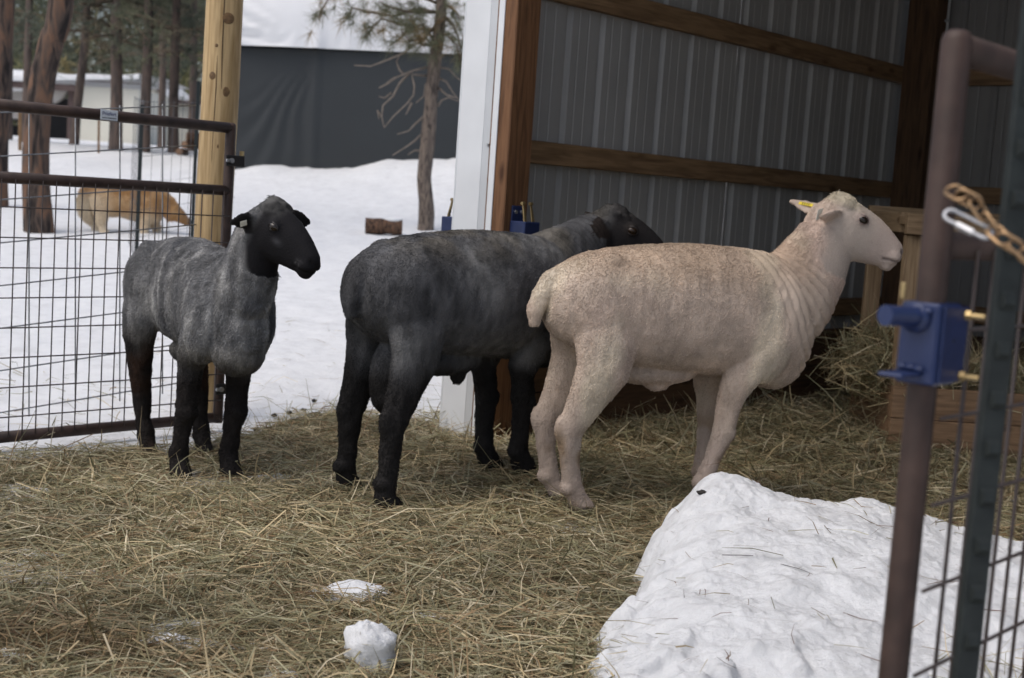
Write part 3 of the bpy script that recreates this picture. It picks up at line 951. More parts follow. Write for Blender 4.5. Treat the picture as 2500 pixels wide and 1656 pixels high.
def crack(a0, pts, w):
    P = [on_post(a0 + da, z, -0.0005) for da, z in pts]
    obj('crack', MB().tube(P, [w * (0.3 if i in (0, len(P) - 1) else 1.0) for i in range(len(P))], 6), 'crack', rp, True)
crack(-1.42, [(0, 2.55), (0.01, 2.1), (0.03, 1.8), (0.05, 1.6), (0.12, 1.45)], 0.0024)
crack(-1.62, [(0.0, 1.58), (0.02, 1.45), (-0.01, 1.2), (0.03, 1.0), (0.06, 0.8), (0.05, 0.5)], 0.0018)

# T-post in the right foreground with chain
def t_post(name, loc, h, rz, label, m, group=None, studs=True, lean=(0, 0)):
    o = empty(name, loc, rz, label, 'fence post', group)
    mb = MB()
    mb.box((-0.0135, -0.002, 0), (0.0135, 0.002, h), 0.001)
    mb.box((-0.002, 0.0022, 0), (0.002, 0.030, h), 0.001)
    obj('shaft', mb, m, o)
    if studs:
        sm = None
        z = 0.05
        while z < h - 0.03:
            if sm is None:
                s0 = obj('stud', MB().add([(-0.008, -0.002, 0), (0.008, -0.002, 0), (0.006, -0.010, 0.008), (-0.006, -0.010, 0.008), (-0.008, -0.002, 0.022), (0.008, -0.002, 0.022), (0.006, -0.008, 0.016), (-0.006, -0.008, 0.016)],
                                          [(0, 1, 2, 3), (3, 2, 6, 7), (7, 6, 5, 4), (0, 3, 7, 4), (1, 5, 6, 2)]), m, o, loc=(0, 0, z))
                sm = s0.data
            else:
                link('stud', sm, o, (0, 0, z))
            z += 0.054
    o.rotation_euler = (lean[0], lean[1], rz)
    return o
t_post('steel_t_post', (0.528, 1.455, 0.0), 1.75, radians(10), 'dark green studded steel post in front of the right foreground gate', 'tpost')

def link_mesh(L, W, r):
    pts = []
    R = W / 2
    h = L / 2 - R
    for k in range(9):
        a = -pi / 2 + pi * k / 8
        pts.append((h + R * cos(a), R * sin(a), 0))
    for k in range(9):
        a = pi / 2 + pi * k / 8
        pts.append((-h + R * cos(a), R * sin(a), 0))
    return MB().tube(pts, r, 8, closed=True)
def w_at(px, py, d):      # pixel of the 2500 px photograph at a given distance along +Y
    x, y = (px - 1250) / 3300, -(py - 828) / 3300
    r, p = radians(3.9), radians(6.0)
    Xr, Yr = x * cos(r) - y * sin(r), x * sin(r) + y * cos(r)
    v = np.array([Xr, cos(p) + Yr * sin(p), -sin(p) + Yr * cos(p)])
    return np.array([0, 0, 1.0]) + v * d / v[1]
ch = empty('gate_chain', tuple(w_at(2380, 530, 1.44)), 0, 'yellow zinc chain looped between the right gate and the green steel post', 'chain')
lm = link_mesh(0.038, 0.0165, 0.0021)
cdat = None
CH = [((2322, 462), 1.46), ((2352, 480), 1.44), ((2378, 492), 1.435), ((2404, 532), 1.43), ((2428, 565), 1.42), ((2452, 586), 1.41), ((2478, 600), 1.405), ((2506, 622), 1.40), ((2532, 640), 1.40)]
for i in range(len(CH) - 1):
    a, b = w_at(*CH[i][0], CH[i][1]), w_at(*CH[i + 1][0], CH[i + 1][1])
    d = Vector(b - a)
    q = d.to_track_quat('X', 'Z') @ Quaternion((1, 0, 0), radians(35 + 90 * (i % 2)))
    if cdat is None:
        o = obj('chain_link', lm, 'chain', ch, True)
        cdat = o.data
    else:
        o = link('chain_link', cdat, ch)
    o.location = Vector((a + b) / 2) - ch.location
    o.rotation_mode = 'QUATERNION'
    o.rotation_quaternion = q
    s = d.length / 0.028
    o.scale = (min(max(s, 0.75), 1.15), 1, 1)
a, b = w_at(2322, 500, 1.45), w_at(2345, 512, 1.435)
a, b = w_at(2326, 528, 1.45), w_at(2402, 566, 1.43)
ql = obj('quick_link', MB().tube([(p[0], p[1], p[2]) for p in [(-0.021 + 0.0065 * cos(t), 0.0065 * sin(t), 0) for t in np.linspace(pi / 2, 3 * pi / 2, 7)] + [(0.021 + 0.0065 * cos(t), 0.0065 * sin(t), 0) for t in np.linspace(-pi / 2, pi / 2, 7)]], 0.0024, 8, closed=True), 'steel', None, True)
nutq = obj('screw_sleeve', MB().tube([(-0.010, -0.0065, 0), (0.010, -0.0065, 0)], 0.0042, 6), 'steel', ql)
ql.location = Vector((a + b) / 2)
ql.rotation_mode = 'QUATERNION'
ql.rotation_quaternion = Vector(b - a).to_track_quat('X', 'Z') @ Quaternion((1, 0, 0), radians(60))
tag(ql, 'silver screw link hanging beside the chain on the right gate', 'chain link')

# ------------------------------------------------------------------ galvanised stock panel behind the left gate
PA, PB = w_at(0, 275, 5.02), w_at(470, 258, 5.50)          # top edge, left and right
PC, PD = w_at(0, 1008, 5.02), w_at(470, 930, 5.50)         # bottom edge
sp = empty('stock_panel', (PD[0], PD[1], PD[2]), 0, 'grey welded wire stock panel tied to the round post behind the gate', 'wire panel')
org = np.array(sp.location)
def pan(s, t):                                             # s: 0 right .. 1 left edge of the frame, t: 0 top .. 1 bottom
    return (PB * (1 - s) + PA * s) * (1 - t) + (PD * (1 - s) + PC * s) * t - org
for k in range(8):
    t = k / 7.0
    obj('wire', MB().tube([pan(s, t) + np.array((0, 0.002 * (k % 2), 0)) for s in (-0.02, 0.4, 0.8, 1.9)], 0.0029, 6), 'galv', sp, True)
for k in range(8):
    s = 0.17 + 0.231 * k
    obj('wire', MB().tube([pan(s, -0.01) + np.array((0, 0.006, 0)), pan(s, 0.5) + np.array((0, 0.006, 0)), pan(s, 1.03) + np.array((0, 0.006, 0))], 0.0029, 6), 'galv', sp, True)

# far wire fence with two dark posts
gz = lambda x, y: float(terrain(x, y))
def fence_post(x, y, h, label):
    return t_post('steel_fence_post', (x, y, gz(x, y) - 0.05), h, radians(20), label, 'black_post', 'dark posts of the far wire fence', False)
fence_post(-2.62, 9.3, 1.22, 'dark steel post of the far wire fence, left of the dog head')
fence_post(-2.46, 10.2, 1.40, 'dark steel post of the far wire fence, crossing the dog muzzle')
wf = empty('wire_fence', (-2.5, 10.0, gz(-2.5, 10.0)), 0, 'fine grey field wire fence strung behind the dog', 'fence')
fpts = [(-3.05, 10.6), (-2.62, 9.33), (-2.46, 10.22), (-2.30, 10.9)]
def fz(i, f):
    a, b = np.array(fpts[i]), np.array(fpts[i + 1])
    p = a * (1 - f) + b * f
    return p
for k in range(7):
    h = 0.08 + 0.185 * k
    P = [(x + 2.5, y - 10.0, gz(x, y) + h - gz(-2.5, 10.0)) for x, y in fpts]
    obj('wire', MB().tube(P, 0.0022, 5), 'galv_far', wf, True)
for i in range(len(fpts) - 1):
    L = np.linalg.norm(np.array(fpts[i + 1]) - np.array(fpts[i]))
    for f in np.arange(0, 1, 0.16 / L):
        x, y = fz(i, f)
        z0 = gz(x, y) - gz(-2.5, 10.0)
        obj('wire', MB().tube([(x + 2.5, y - 10.0, z0 + 0.05), (x + 2.5, y - 10.0, z0 + 1.2)], 0.0016, 4), 'galv_far', wf, True)

# stakes and wood beyond
def stake(px, py, d, h, w, label, m):
    p = w_at(px, py, d)
    z = gz(p[0], p[1])
    o = obj('wooden_stake', MB().box((-w / 2, -w / 2, -0.1), (w / 2, w / 2, h), 0.004), m, loc=(p[0], p[1], z))
    o.rotation_euler = (0, radians(-1.5), 0.3)
    return tag(o, label, 'stake', 'wooden stakes in the far snow')
stake(241, 368, 22.5, 0.62, 0.04, 'thin pale wooden stake in the snow in front of the cream building', 'plankZ')
stake(49, 364, 22.0, 0.66, 0.055, 'reddish brown wooden stake at the left behind the leaning pine', 'girtZ')

def log(name, c, L, r, rz, rx, label, cat, group=None, seed=0):
    o = empty(name, c, rz, label, cat, group)
    o.rotation_euler = (0, rx, rz)
    nb, na = 14, 18
    V, F = [], []
    for j in range(nb + 1):
        t = j / nb
        for k in range(na):
            a = 2 * pi * k / na
            rr = r * (1 + 0.12 * float(vnoise(cos(a) * 3 + seed, sin(a) * 3, t * 5)) + 0.06 * float(vnoise(cos(a) * 9 + seed, sin(a) * 9, t * 9)))
            V.append((L * (t - 0.5), rr * cos(a), rr * sin(a)))
    for j in range(nb):
        for k in range(na):
            F.append((j * na + k, (j + 1) * na + k, (j + 1) * na + (k + 1) % na, j * na + (k + 1) % na))
    obj('bark', MB().add(V, F), 'log', o, True)
    for s, j in ((-1, 0), (1, nb)):
        ring = [V[j * na + k] for k in range(na)]
        ctr = (L / 2 * s + 0.004 * s, 0, 0)
        obj('cut_end', MB().add(ring + [ctr], [((k + 1) % na, k, na) if s > 0 else (k, (k + 1) % na, na) for k in range(na)]), 'logend', o)
    return o
slog = log('split_log', (-1.33, 13.3, float(terrain(-1.33, 13.3)) + 0.055), 0.36, 0.075, radians(4), radians(-2), 'short bark covered log half sunk in the snow left of the young pine', 'log')
obj('snow_cap', MB().ball((0.10, 0, 0.068), (0.085, 0.07, 0.028), 16, 10), 'snow', slog, True)
for i in range(16):
    x = -5.9 + 0.17 * i + random.uniform(-0.05, 0.05)
    y = 24.0 + random.uniform(-0.6, 0.6)
    log('firewood_log', (x, y, float(terrain(x, y)) + 0.07 + 0.13 * (i % 3)), random.uniform(0.35, 0.6), random.uniform(0.06, 0.09), random.uniform(0, 3), 0, 'brown log in the low firewood pile beyond the far wire fence', 'log', 'firewood logs in the far pile', i)

# ------------------------------------------------------------------ trees
def trunk_mesh(path, rad, seg=20, rough=0.06, sub=8, f=3.0):
    P, Rr = [], []
    path = np.array(path, float)
    n = len(path)
    for i in range(n - 1):
        for k in range(sub):
            t = k / sub
            p0, p1, p2, p3 = path[max(i - 1, 0)], path[i], path[i + 1], path[min(i + 2, n - 1)]
            P.append(0.5 * ((2 * p1) + (-p0 + p2) * t + (2 * p0 - 5 * p1 + 4 * p2 - p3) * t * t + (-p0 + 3 * p1 - 3 * p2 + p3) * t ** 3))
            Rr.append(rad[i] * (1 - t) + rad[i + 1] * t)
    P.append(path[-1]); Rr.append(rad[-1])
    mb = MB().tube(P, Rr, seg)
    V = np.array(mb.v)
    for i in range(len(P)):
        ring = V[i * seg:(i + 1) * seg]
        d = ring - P[i]
        k = 1 + rough * (vnoise(ring[:, 0] * f * 6, ring[:, 1] * f * 6, ring[:, 2] * f) + 0.6 * vnoise(ring[:, 0] * f * 15, ring[:, 1] * f * 15, ring[:, 2] * f * 3))
        V[i * seg:(i + 1) * seg] = P[i] + d * k[:, None]
    mb.v = [tuple(p) for p in V]
    return mb

def tufts(C, Dr, L, n, w, cols, rng=RNG, spread=0.9):
    """needle tufts: C centres, Dr directions; every needle one slim triangle"""
    m = len(C)
    d = np.repeat(Dr, n, 0) + rng.normal(0, spread, (m * n, 3))
    d /= np.linalg.norm(d, axis=1)[:, None] + 1e-9
    c = np.repeat(C, n, 0) - np.repeat(Dr, n, 0) * (rng.random((m * n, 1)) * L * 0.6)
    Ln = L * rng.uniform(0.6, 1.1, (m * n, 1))
    s = np.cross(d, rng.normal(size=(m * n, 3)))
    s /= np.linalg.norm(s, axis=1)[:, None] + 1e-9
    V = np.stack([c - s * w / 2, c + s * w / 2, c + d * Ln + np.array((0, 0, -0.12)) * Ln], 1).reshape(-1, 3)
    F = np.arange(m * n * 3).reshape(-1, 3)
    ck = np.repeat(cols, n, 0) * rng.uniform(0.7, 1.3, (m * n, 1))
    return V, F, np.repeat(ck, 3, 0)

GREEN = np.array([(0.125, 0.14, 0.098), (0.105, 0.122, 0.09), (0.15, 0.155, 0.10), (0.13, 0.142, 0.11), (0.18, 0.155, 0.11)])

def pine(px, py, d, path_px, rad, label, mbark, crown=None, group='pines beyond the fence', h=11.0, seed=0):
    base = w_at(px, py, d)
    base[2] = gz(base[0], base[1])
    o = empty('pine_tree', (base[0], base[1], base[2]), 0, label, 'tree', group)
    P = [(0, 0, -0.3)]
    for (qx, qy) in path_px:
        w = w_at(qx, qy, d)
        P.append(tuple(w - base))
    last = np.array(P[-1]); prev = np.array(P[-2])
    dr = last - prev
    dr = dr / dr[2] * 0.4
    while P[-1][2] < h:
        q = np.array(P[-1]) + np.array((dr[0] * 2, 0, 2.2))
        P.append(tuple(q))
    zt = P[-1][2]
    R = [rad * 1.18] + [rad * max(0.25, 1 - 0.07 * max(p[2], 0)) for p in P[1:]]
    obj('trunk', trunk_mesh(P, R, 22, 0.07), mbark, o, True)
    if crown:
        z0, z1, nb, reach, dens, tl = crown
        rng = np.random.default_rng(100 + seed)
        C, Dd, K = [], [], []
        bm = MB()
        Pz = np.array([p[2] for p in P]); Pa = np.array(P)
        for b in range(nb):
            z = rng.uniform(z0, z1)
            c = np.array([np.interp(z, Pz, Pa[:, 0]), np.interp(z, Pz, Pa[:, 1]), z])
            a = rng.uniform(0, 2 * pi)
            L = reach * rng.uniform(0.5, 1.0) * (1 - 0.4 * (z - z0) / (z1 - z0 + 0.1))
            dh = np.array([cos(a), sin(a), rng.uniform(-0.25, 0.2)])
            pts = [c, c + dh * L * 0.5, c + dh * L + np.array((0, 0, -0.08 * L))]
            bm.tube(pts, [0.03, 0.02, 0.006], 5)
            gcol = GREEN[rng.integers(len(GREEN))]
            for t in rng.uniform(0.3, 1.05, dens):
                p = c + dh * L * t + rng.normal(0, 0.16 * reach ** 0.5, 3)
                C.append(p)
                Dd.append(dh * 0.6 + np.array((0, 0, 0.35)))
                K.append(gcol)
        V, F, Cc = tufts(np.array(C), np.array(Dd), tl, 14, 0.012 * (tl / 0.2), np.array(K), rng)
        co = np_mesh('crown', V, F, 'needles', o, False, Cc)
        co['kind'] = 'stuff'
        obj('branches', bm, 'twig_live', o, True)['kind'] = 'stuff'
    return o

pine(100, 556, 11.7, [(90, 470), (88, 400), (92, 300), (104, 200), (126, 100), (150, 0)], 0.117, 'thick leaning pine with flaky reddish bark, nearest on the left', 'bark', (5.0, 10.0, 14, 1.8, 14, 0.24), None, seed=1)
pine(-14, 500, 13.2, [(-8, 300), (8, 0)], 0.12, 'reddish pine trunk cut off by the left edge of the picture', 'bark', (4.5, 10.0, 12, 1.8, 14, 0.24), None, seed=2)
FAR = [(64, 350, 24.5, [(66, 200), (72, 0)], 0.085, 'slim dark pine just left of the leaning pine', (1.90, 6.0, 16, 2.0, 20, 0.26)),
       (178, 354, 25.0, [(190, 250), (205, 130), (212, 0)], 0.095, 'pine leaning right in front of the dark barn opening', (1.90, 6.0, 19, 2.0, 20, 0.26)),
       (282, 366, 24.0, [(285, 250), (284, 120), (283, 0)], 0.125, 'dark double stemmed pine in front of the cream wall', (1.90, 6.0, 21, 2.1, 20, 0.26)),
       (352, 364, 24.0, [(356, 250), (361, 120), (364, 0)], 0.11, 'straight reddish pine second from the round post', (1.90, 6.0, 21, 2.1, 20, 0.26)),
       (425, 360, 24.5, [(424, 250), (428, 120), (432, 0)], 0.105, 'straight pine closest to the round wooden post', (1.90, 6.0, 21, 2.2, 20, 0.26)),
       (20, 345, 27.0, [(22, 200), (25, 0)], 0.09, 'slim pine near the left edge of the picture', (1.90, 6.0, 19, 2.2, 20, 0.27)),
       (-90, 352, 25.0, [(-86, 200), (-80, 0)], 0.10, 'pine just outside the left edge of the picture', (2.0, 8.5, 26, 2.2, 14, 0.27)),
       (395, 342, 32.0, [(397, 200), (398, 0)], 0.10, 'pine far back between the two straight pines', (2.10, 6.5, 26, 2.5, 22, 0.3)),
       (470, 345, 30.0, [(472, 200), (474, 0)], 0.10, 'pine far back half hidden by the round post', (2.00, 6.5, 24, 2.4, 22, 0.3))]
for i, (px, py, d, pp, r, lb, cr) in enumerate(FAR):
    pine(px, py, d, pp, r * 0.88, lb, 'bark_far', cr, seed=10 + i, h=9.5)

# distant forest closing off the view
rng = np.random.default_rng(5)
n = 6500
fy = rng.uniform(78, 105, n)
fx = fy * rng.uniform(-0.75, 0.05, n)
fzv = terrain(fx, fy) + rng.uniform(0.3, 1, n) ** 1.0 * rng.uniform(0, 19, n)
kk = fbm(fx * 0.12, fy * 0.1, fzv * 0.16, 3)
m = kk > -0.22
Cw = np.stack([fx, fy, fzv], 1)[m]
cw = GREEN[rng.integers(0, len(GREEN), len(Cw))] * (1.25 + 1.2 * np.clip(kk[m][:, None], 0, 1)) + np.array((0.12, 0.10, 0.02)) * (rng.random((len(Cw), 1)) < 0.25)  # yellow tint on random tufts paints sunlit patches into the needles
V, F, Cc = tufts(Cw, np.tile((0, -0.3, 0.3), (len(Cw), 1)), 1.35, 14, 0.16, cw, rng)
fw = np_mesh('far_forest', V, F, 'needles', None, False, Cc)
tag(fw, 'blurred pine forest closing the view behind the cream building', 'forest', kind='stuff')

# young pine in front of the dark tent, with dead lower twigs and needle tufts
yp_b = w_at(1040, 556, 13.9)
yp_b[2] = gz(yp_b[0], yp_b[1])
yp = empty('young_pine', tuple(yp_b), 0, 'young pine with dead lower twigs standing before the dark tent wall', 'tree')
def yl(px, py, dd=0.0):
    return w_at(px, py, 13.9 + dd) - yp_b
yp_path = [(0, 0, -0.3), yl(1040, 556), yl(1041, 500), yl(1036, 430), yl(1045, 340), yl(1052, 250), yl(1062, 150), yl(1075, 50), yl(1078, 0), yl(1086, -120), yl(1092, -260)]
obj('trunk', trunk_mesh(yp_path, [0.095, 0.085, 0.079, 0.073, 0.072, 0.068, 0.064, 0.058, 0.055, 0.045, 0.03], 18, 0.07, 6, 6.0), 'bark_small', yp, True)
DEADTW = [[(1042, 165), (1012, 172), (985, 182), (955, 195), (930, 215)], [(1000, 178), (975, 205), (960, 235), (935, 258), (932, 285), (938, 312)],
          [(1042, 185), (1005, 182), (1012, 210), (1010, 232), (995, 252), (960, 285), (938, 312)], [(1005, 252), (998, 268), (991, 280)], [(1035, 285), (1012, 305), (998, 320), (970, 328)],
          [(1033, 325), (1012, 345), (990, 360), (958, 380)], [(1030, 368), (1012, 368), (996, 378)], [(1040, 205), (1035, 235), (1015, 252)], [(1072, 215), (1090, 232), (1118, 240)],
          [(1070, 190), (1090, 200), (1105, 225), (1122, 246)], [(1068, 260), (1078, 245), (1095, 238), (1120, 248)], [(1070, 165), (1095, 168), (1115, 190), (1140, 205)], [(985, 182), (975, 170), (968, 150), (980, 130)],
          [(965, 190), (945, 205), (925, 215)], [(955, 228), (940, 240), (925, 236)], [(932, 285), (922, 270), (925, 290)], [(1010, 110), (985, 130), (950, 145), (905, 162), (865, 160)]]
for tw in DEADTW:
    dd = random.uniform(-0.3, 0.3)
    pts = [yl(q[0], q[1], dd * i / len(tw)) for i, q in enumerate(tw)]
    obj('dead_twig', MB().tube(pts, [0.014 - 0.009 * i / (len(pts) - 1) for i in range(len(pts))], 5), 'twig', yp, True)
LIVE = [[(1070, 30), (1010, 22), (960, 40), (905, 30), (860, 20), (855, 35), (838, 55)], [(1072, 10), (1000, -20), (930, -15), (860, -30), (800, 0), (785, 25), (780, 40)], [(1062, 75), (1020, 70), (980, 60), (930, 45), (912, 65), (890, 95)],
        [(1060, 100), (1030, 60), (1000, 70), (975, 95), (955, 110)], [(1085, 40), (1105, 60), (1120, 95), (1128, 140)], [(1085, 10), (1110, 25), (1125, 50)], [(1065, 90), (1090, 85), (1115, 110), (1130, 170)],
        [(1060, 30), (1000, 30), (960, 20), (925, 5)], [(1070, -30), (1010, -50), (960, -40), (910, -30)], [(1078, -60), (1110, -40), (1135, -10)], [(1065, 60), (1035, 95), (1000, 100), (980, 75)], [(1050, 110), (1030, 110), (1020, 85), (1000, 40)]]
C, Dd, K = [], [], []
rng = np.random.default_rng(77)
for br in LIVE:
    dd = rng.uniform(-0.7, 0.7)
    pts = [yl(q[0], q[1], dd * i / len(br)) for i, q in enumerate(br)]
    obj('branch', MB().tube(pts, [0.018 - 0.012 * i / (len(pts) - 1) for i in range(len(pts))], 5), 'twig_live', yp, True)
    for i in range(1, len(pts)):
        d = pts[i] - pts[i - 1]
        d = d / (np.linalg.norm(d) + 1e-6)
        for q in range(5):
            C.append(pts[i] * (1 - 0.2 * q * (i > 1)) + pts[i - 1] * (0.2 * q * (i > 1)) + rng.normal(0, 0.10 if i < len(pts) - 1 else 0.03, 3))
            Dd.append(d * 0.7)
            K.append((0.17, 0.175, 0.11) if rng.random() < 0.75 else (0.30, 0.22, 0.12))
V, F, Cc = tufts(np.array(C), np.array(Dd), 0.195, 30, 0.0048, np.array(K), rng, 0.8)
co = np_mesh('needles', V, F, 'needles', yp, False, Cc)
co['kind'] = 'stuff'

# ------------------------------------------------------------------ tarpaulin tent (dark wall, white roof)
TX0, TX1, TY = -4.22, 7.0, 19.0
EZ = lambda x: 2.83 + 0.06 * (x + 3.0) * 0.5
tent = empty('tarp_tent', (TX0, TY, 0.6), 0, 'large tarpaulin tent with dark grey wall and white roof', 'tent')
sx = -2.95 - TX0
nu, nv = 220, 70
s = np.linspace(0, TX1 - TX0, nu)
t = np.linspace(0, 1, nv)
S, T = np.meshgrid(s, t, indexing='ij')
top = np.array([EZ(TX0 + a) for a in s])[:, None] - 0.6
zz = T * top
ax_, az_ = S - sx, (top - zz)
ang = np.arctan2(ax_, az_ + 0.05)
rr = np.hypot(ax_, az_)
fold = np.sin(ang * 34 + 2 * vnoise(S * 2, T * 3, 1)) * np.exp(-((ang + 0.45) / 0.33) ** 2) * 0.030 * np.clip(rr / 0.5, 0, 1) * np.exp(-rr / 1.8)
fold = fold + 0.012 * fbm(S * 1.2, zz * 0.8, 0, 3) - 0.02 * np.exp(-(ax_ / 0.05) ** 2)
Yw = -0.05 * np.sin(T * pi) * 0.6 + fold
wallV = np.stack([S, Yw, zz], -1).reshape(-1, 3)
obj_w = np_mesh('wall_sheet', wallV, grid_faces(nu, nv), 'tarp_dark', tent)
nv2 = 60
t = np.linspace(0, 1, nv2)
S, T = np.meshgrid(s, t, indexing='ij')
top = np.array([EZ(TX0 + a) for a in s])[:, None] - 0.6
ph = T * (pi / 2)
ry_ = 4.2
yr = -0.06 + ry_ * (1 - np.cos(ph)) * 1.0
zr = top + 0.012 + 2.7 * np.sin(ph)
dx = S - sx
puck = np.exp(-T / 0.10)
ang2 = np.arctan2(zr - top, -dx)
w1 = np.where(dx < 0, np.sin((ang2) * 30) * np.exp(-((dx + 1.35) / 0.75) ** 2), 0) * 0.075 * np.exp(-T / 0.16)
w2 = 0.05 * np.exp(-(dx / 0.08) ** 2) * np.exp(-T / 0.1)
w3 = np.where(dx > 0, np.sin(np.arctan2(zr - top, dx) * 40), 0) * 0.02 * np.exp(-T / 0.08) * np.exp(-((dx - 0.7) / 0.6) ** 2)
bulge = -0.10 * np.exp(-T / 0.12) * np.exp(-((dx + 0.5) / 0.6) ** 2)
yr = yr - (w1 + w2 + w3) + bulge - 0.015 * fbm(S * 1.4, T * 6, 3, 3)
np_mesh('roof_sheet', np.stack([S, yr, zr], -1).reshape(-1, 3), grid_faces(nu, nv2), 'tarp_white', tent)
np_mesh('roof_sheet', np.stack([S, 2 * ry_ - yr, zr], -1).reshape(-1, 3), grid_faces(nu, nv2), 'tarp_white', tent)
np_mesh('wall_sheet', wallV * np.array((1, -1, 1)) + np.array((0, 2 * ry_, 0)), grid_faces(nu, nv), 'tarp_dark', tent)
for xx, ii in ((0.0, 0), (TX1 - TX0, nu - 1)):
    V = [(xx, 0, 0), (xx, 2 * ry_, 0)]
    prof = [(xx, yr[ii, k], zr[ii, k]) for k in range(0, nv2, 4)] + [(xx, ry_, zr[ii, -1])]
    prof = prof + [(xx, 2 * ry_ - p[1], p[2]) for p in prof[-2::-1]]
    obj('end_sheet', MB().add([(xx, 0, 0)] + prof + [(xx, 2 * ry_, 0)], [tuple(range(len(prof) + 2))]), 'tarp_dark', tent)

# ------------------------------------------------------------------ far cream building
BD = 58.0
b0 = w_at(100, 338, BD)
bz = float(terrain(b0[0], BD))
bld = empty('barn', (b0[0], BD, bz), radians(-3), 'long low cream building with dark openings and snow on its roof', 'building')
def bp(px, py):
    w = w_at(px, py, BD)
    return w[0] - b0[0], w[2] - bz
def bbox(name, px0, px1, py0, py1, y0, y1, m, parent=bld):
    (x0, z1), (x1, z0) = bp(px0, py0), bp(px1, py1)
    return obj(name, MB().box((x0, y0, z0), (x1, y1, z1), 0.02), m, parent)
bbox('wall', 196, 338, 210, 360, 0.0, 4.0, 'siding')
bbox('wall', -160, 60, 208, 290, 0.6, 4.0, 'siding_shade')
bbox('wall', -160, 60, 290, 345, 1.6, 4.0, 'void')  # no wall: dark block painted as the shade inside the open bay
bbox('opening_shade', 60, 196, 230, 350, 1.4, 4.0, 'void')  # solid dark block in place of the shaded opening
# curved brace beside the dark opening
A = [bp(128, 206), bp(128, 252), bp(140, 247), bp(152, 236), bp(162, 222), bp(170, 206)]
obj('arch_brace', MB().add([(a, 0.1, z) for a, z in A] + [(a, 0.4, z) for a, z in A], [tuple(range(6)), tuple(range(11, 5, -1))] + [(i, i + 6, (i + 1) % 6 + 6, (i + 1) % 6) for i in range(6)]), 'siding_shade', bld)
bbox('post', 168, 176, 206, 345, 0.0, 0.3, 'fascia')
bbox('fascia', -170, 196, 201, 210, -0.35, -0.2, 'fascia')
bbox('fascia', 196, 352, 198, 207, -0.4, -0.22, 'fascia')
(rx0, rz0), (rx1, rz1) = bp(-175, 203), bp(352, 198)
(_, rzt) = bp(100, 168)
V, F = [], []
nn = 60
for i in range(nn + 1):
    x = rx0 + (rx1 - rx0) * i / nn
    ze = rz0 + (rz1 - rz0) * i / nn
    wv = 0.05 * float(vnoise(x * 0.9, 0.3)) 
    V += [(x, -0.45, ze + 0.02), (x, -0.5, ze + 0.22 + wv), (x, 3.2, rzt + 0.1 + wv), (x, 6.8, ze + 0.2)]
for i in range(nn):
    a, b = i * 4, i * 4 + 4
    F += [(a, b, b + 1, a + 1), (a + 1, b + 1, b + 2, a + 2), (a + 2, b + 2, b + 3, a + 3)]
obj('roof_snow', MB().add(V, F), 'snow', bld, True)
# gabled house farther right
h0 = w_at(395, 340, 66.0)
hz0 = float(terrain(h0[0], 66.0))
hs_ = empty('gabled_house', (h0[0], 66.0, hz0), 0, 'pale gabled house behind the straight pines with snow along its eave', 'house')
def hp(px, py):
    w = w_at(px, py, 66.0)
    return w[0] - h0[0], w[2] - hz0
G = [hp(340, 370), hp(340, 215), hp(372, 205), hp(416, 250), hp(500, 255), hp(500, 370)]
obj('wall', MB().add([(a, 0, z) for a, z in G] + [(a, 5, z) for a, z in G], [tuple(range(5, -1, -1)), tuple(range(6, 12))] + [(i, i + 6, (i + 1) % 6 + 6, (i + 1) % 6) for i in range(6)]), 'siding', hs_)
def slab(a, b, th, m, name):
    (x0, z0), (x1, z1) = a, b
    n_ = np.array((-(z1 - z0), x1 - x0)); n_ = n_ / np.linalg.norm(n_) * th
    pts = [(x0, z0), (x1, z1), (x1 + n_[0], z1 + n_[1]), (x0 + n_[0], z0 + n_[1])]
    obj(name, MB().add([(p[0], -0.4, p[1]) for p in pts] + [(p[0], 5.4, p[1]) for p in pts], [(0, 1, 2, 3), (7, 6, 5, 4), (0, 4, 5, 1), (1, 5, 6, 2), (2, 6, 7, 3), (3, 7, 4, 0)]), m, hs_)
slab(hp(366, 203), hp(418, 252), 0.14, 'fascia', 'roof')
slab(hp(372, 200.5), hp(414, 240), 0.12, 'snow', 'roof_snow')
slab(hp(418, 252), hp(505, 257), 0.14, 'fascia', 'roof')

# ------------------------------------------------------------------ animals
def remesh(mb, voxel, it):
    me = bpy.data.meshes.new('tmp')
    me.from_pydata(mb.v, [], mb.f)
    me.update()
    o = bpy.data.objects.new('tmp', me)
    COL.objects.link(o)
    r = o.modifiers.new('r', 'REMESH')
    r.mode = 'VOXEL'
    r.voxel_size = voxel
    s = o.modifiers.new('s', 'SMOOTH')
    s.factor = 0.5
    s.iterations = it
    bpy.context.view_layer.update()
    ev = bpy.data.meshes.new_from_object(o.evaluated_get(bpy.context.evaluated_depsgraph_get()))
    bpy.data.objects.remove(o)
    bpy.data.meshes.remove(me)
    return ev

def loft(mb, rings, seg=28):
    """rings: (centre, side vector, up vector, r_side, r_up, r_down, power)"""
    V = []
    for (c, a, u, rs, ru, rd, pw) in rings:
        c, a, u = np.array(c, float), np.array(a, float), np.array(u, float)
        for k in range(seg):
            t = 2 * pi * k / seg
            ct, st = cos(t), sin(t)
            x = math.copysign(abs(ct) ** pw, ct) * rs
            y = math.copysign(abs(st) ** pw, st) * (ru if st > 0 else rd)
            V.append(c + a * x + u * y)
    n = len(rings)
    F = [(i * seg + k, (i + 1) * seg + k, (i + 1) * seg + (k + 1) % seg, i * seg + (k + 1) % seg) for i in range(n - 1) for k in range(seg)]
    F += [tuple(range(seg)), tuple((n - 1) * seg + seg - 1 - k for k in range(seg))]
    # outward normals
    V = np.array(V)
    return mb.add(V, F)

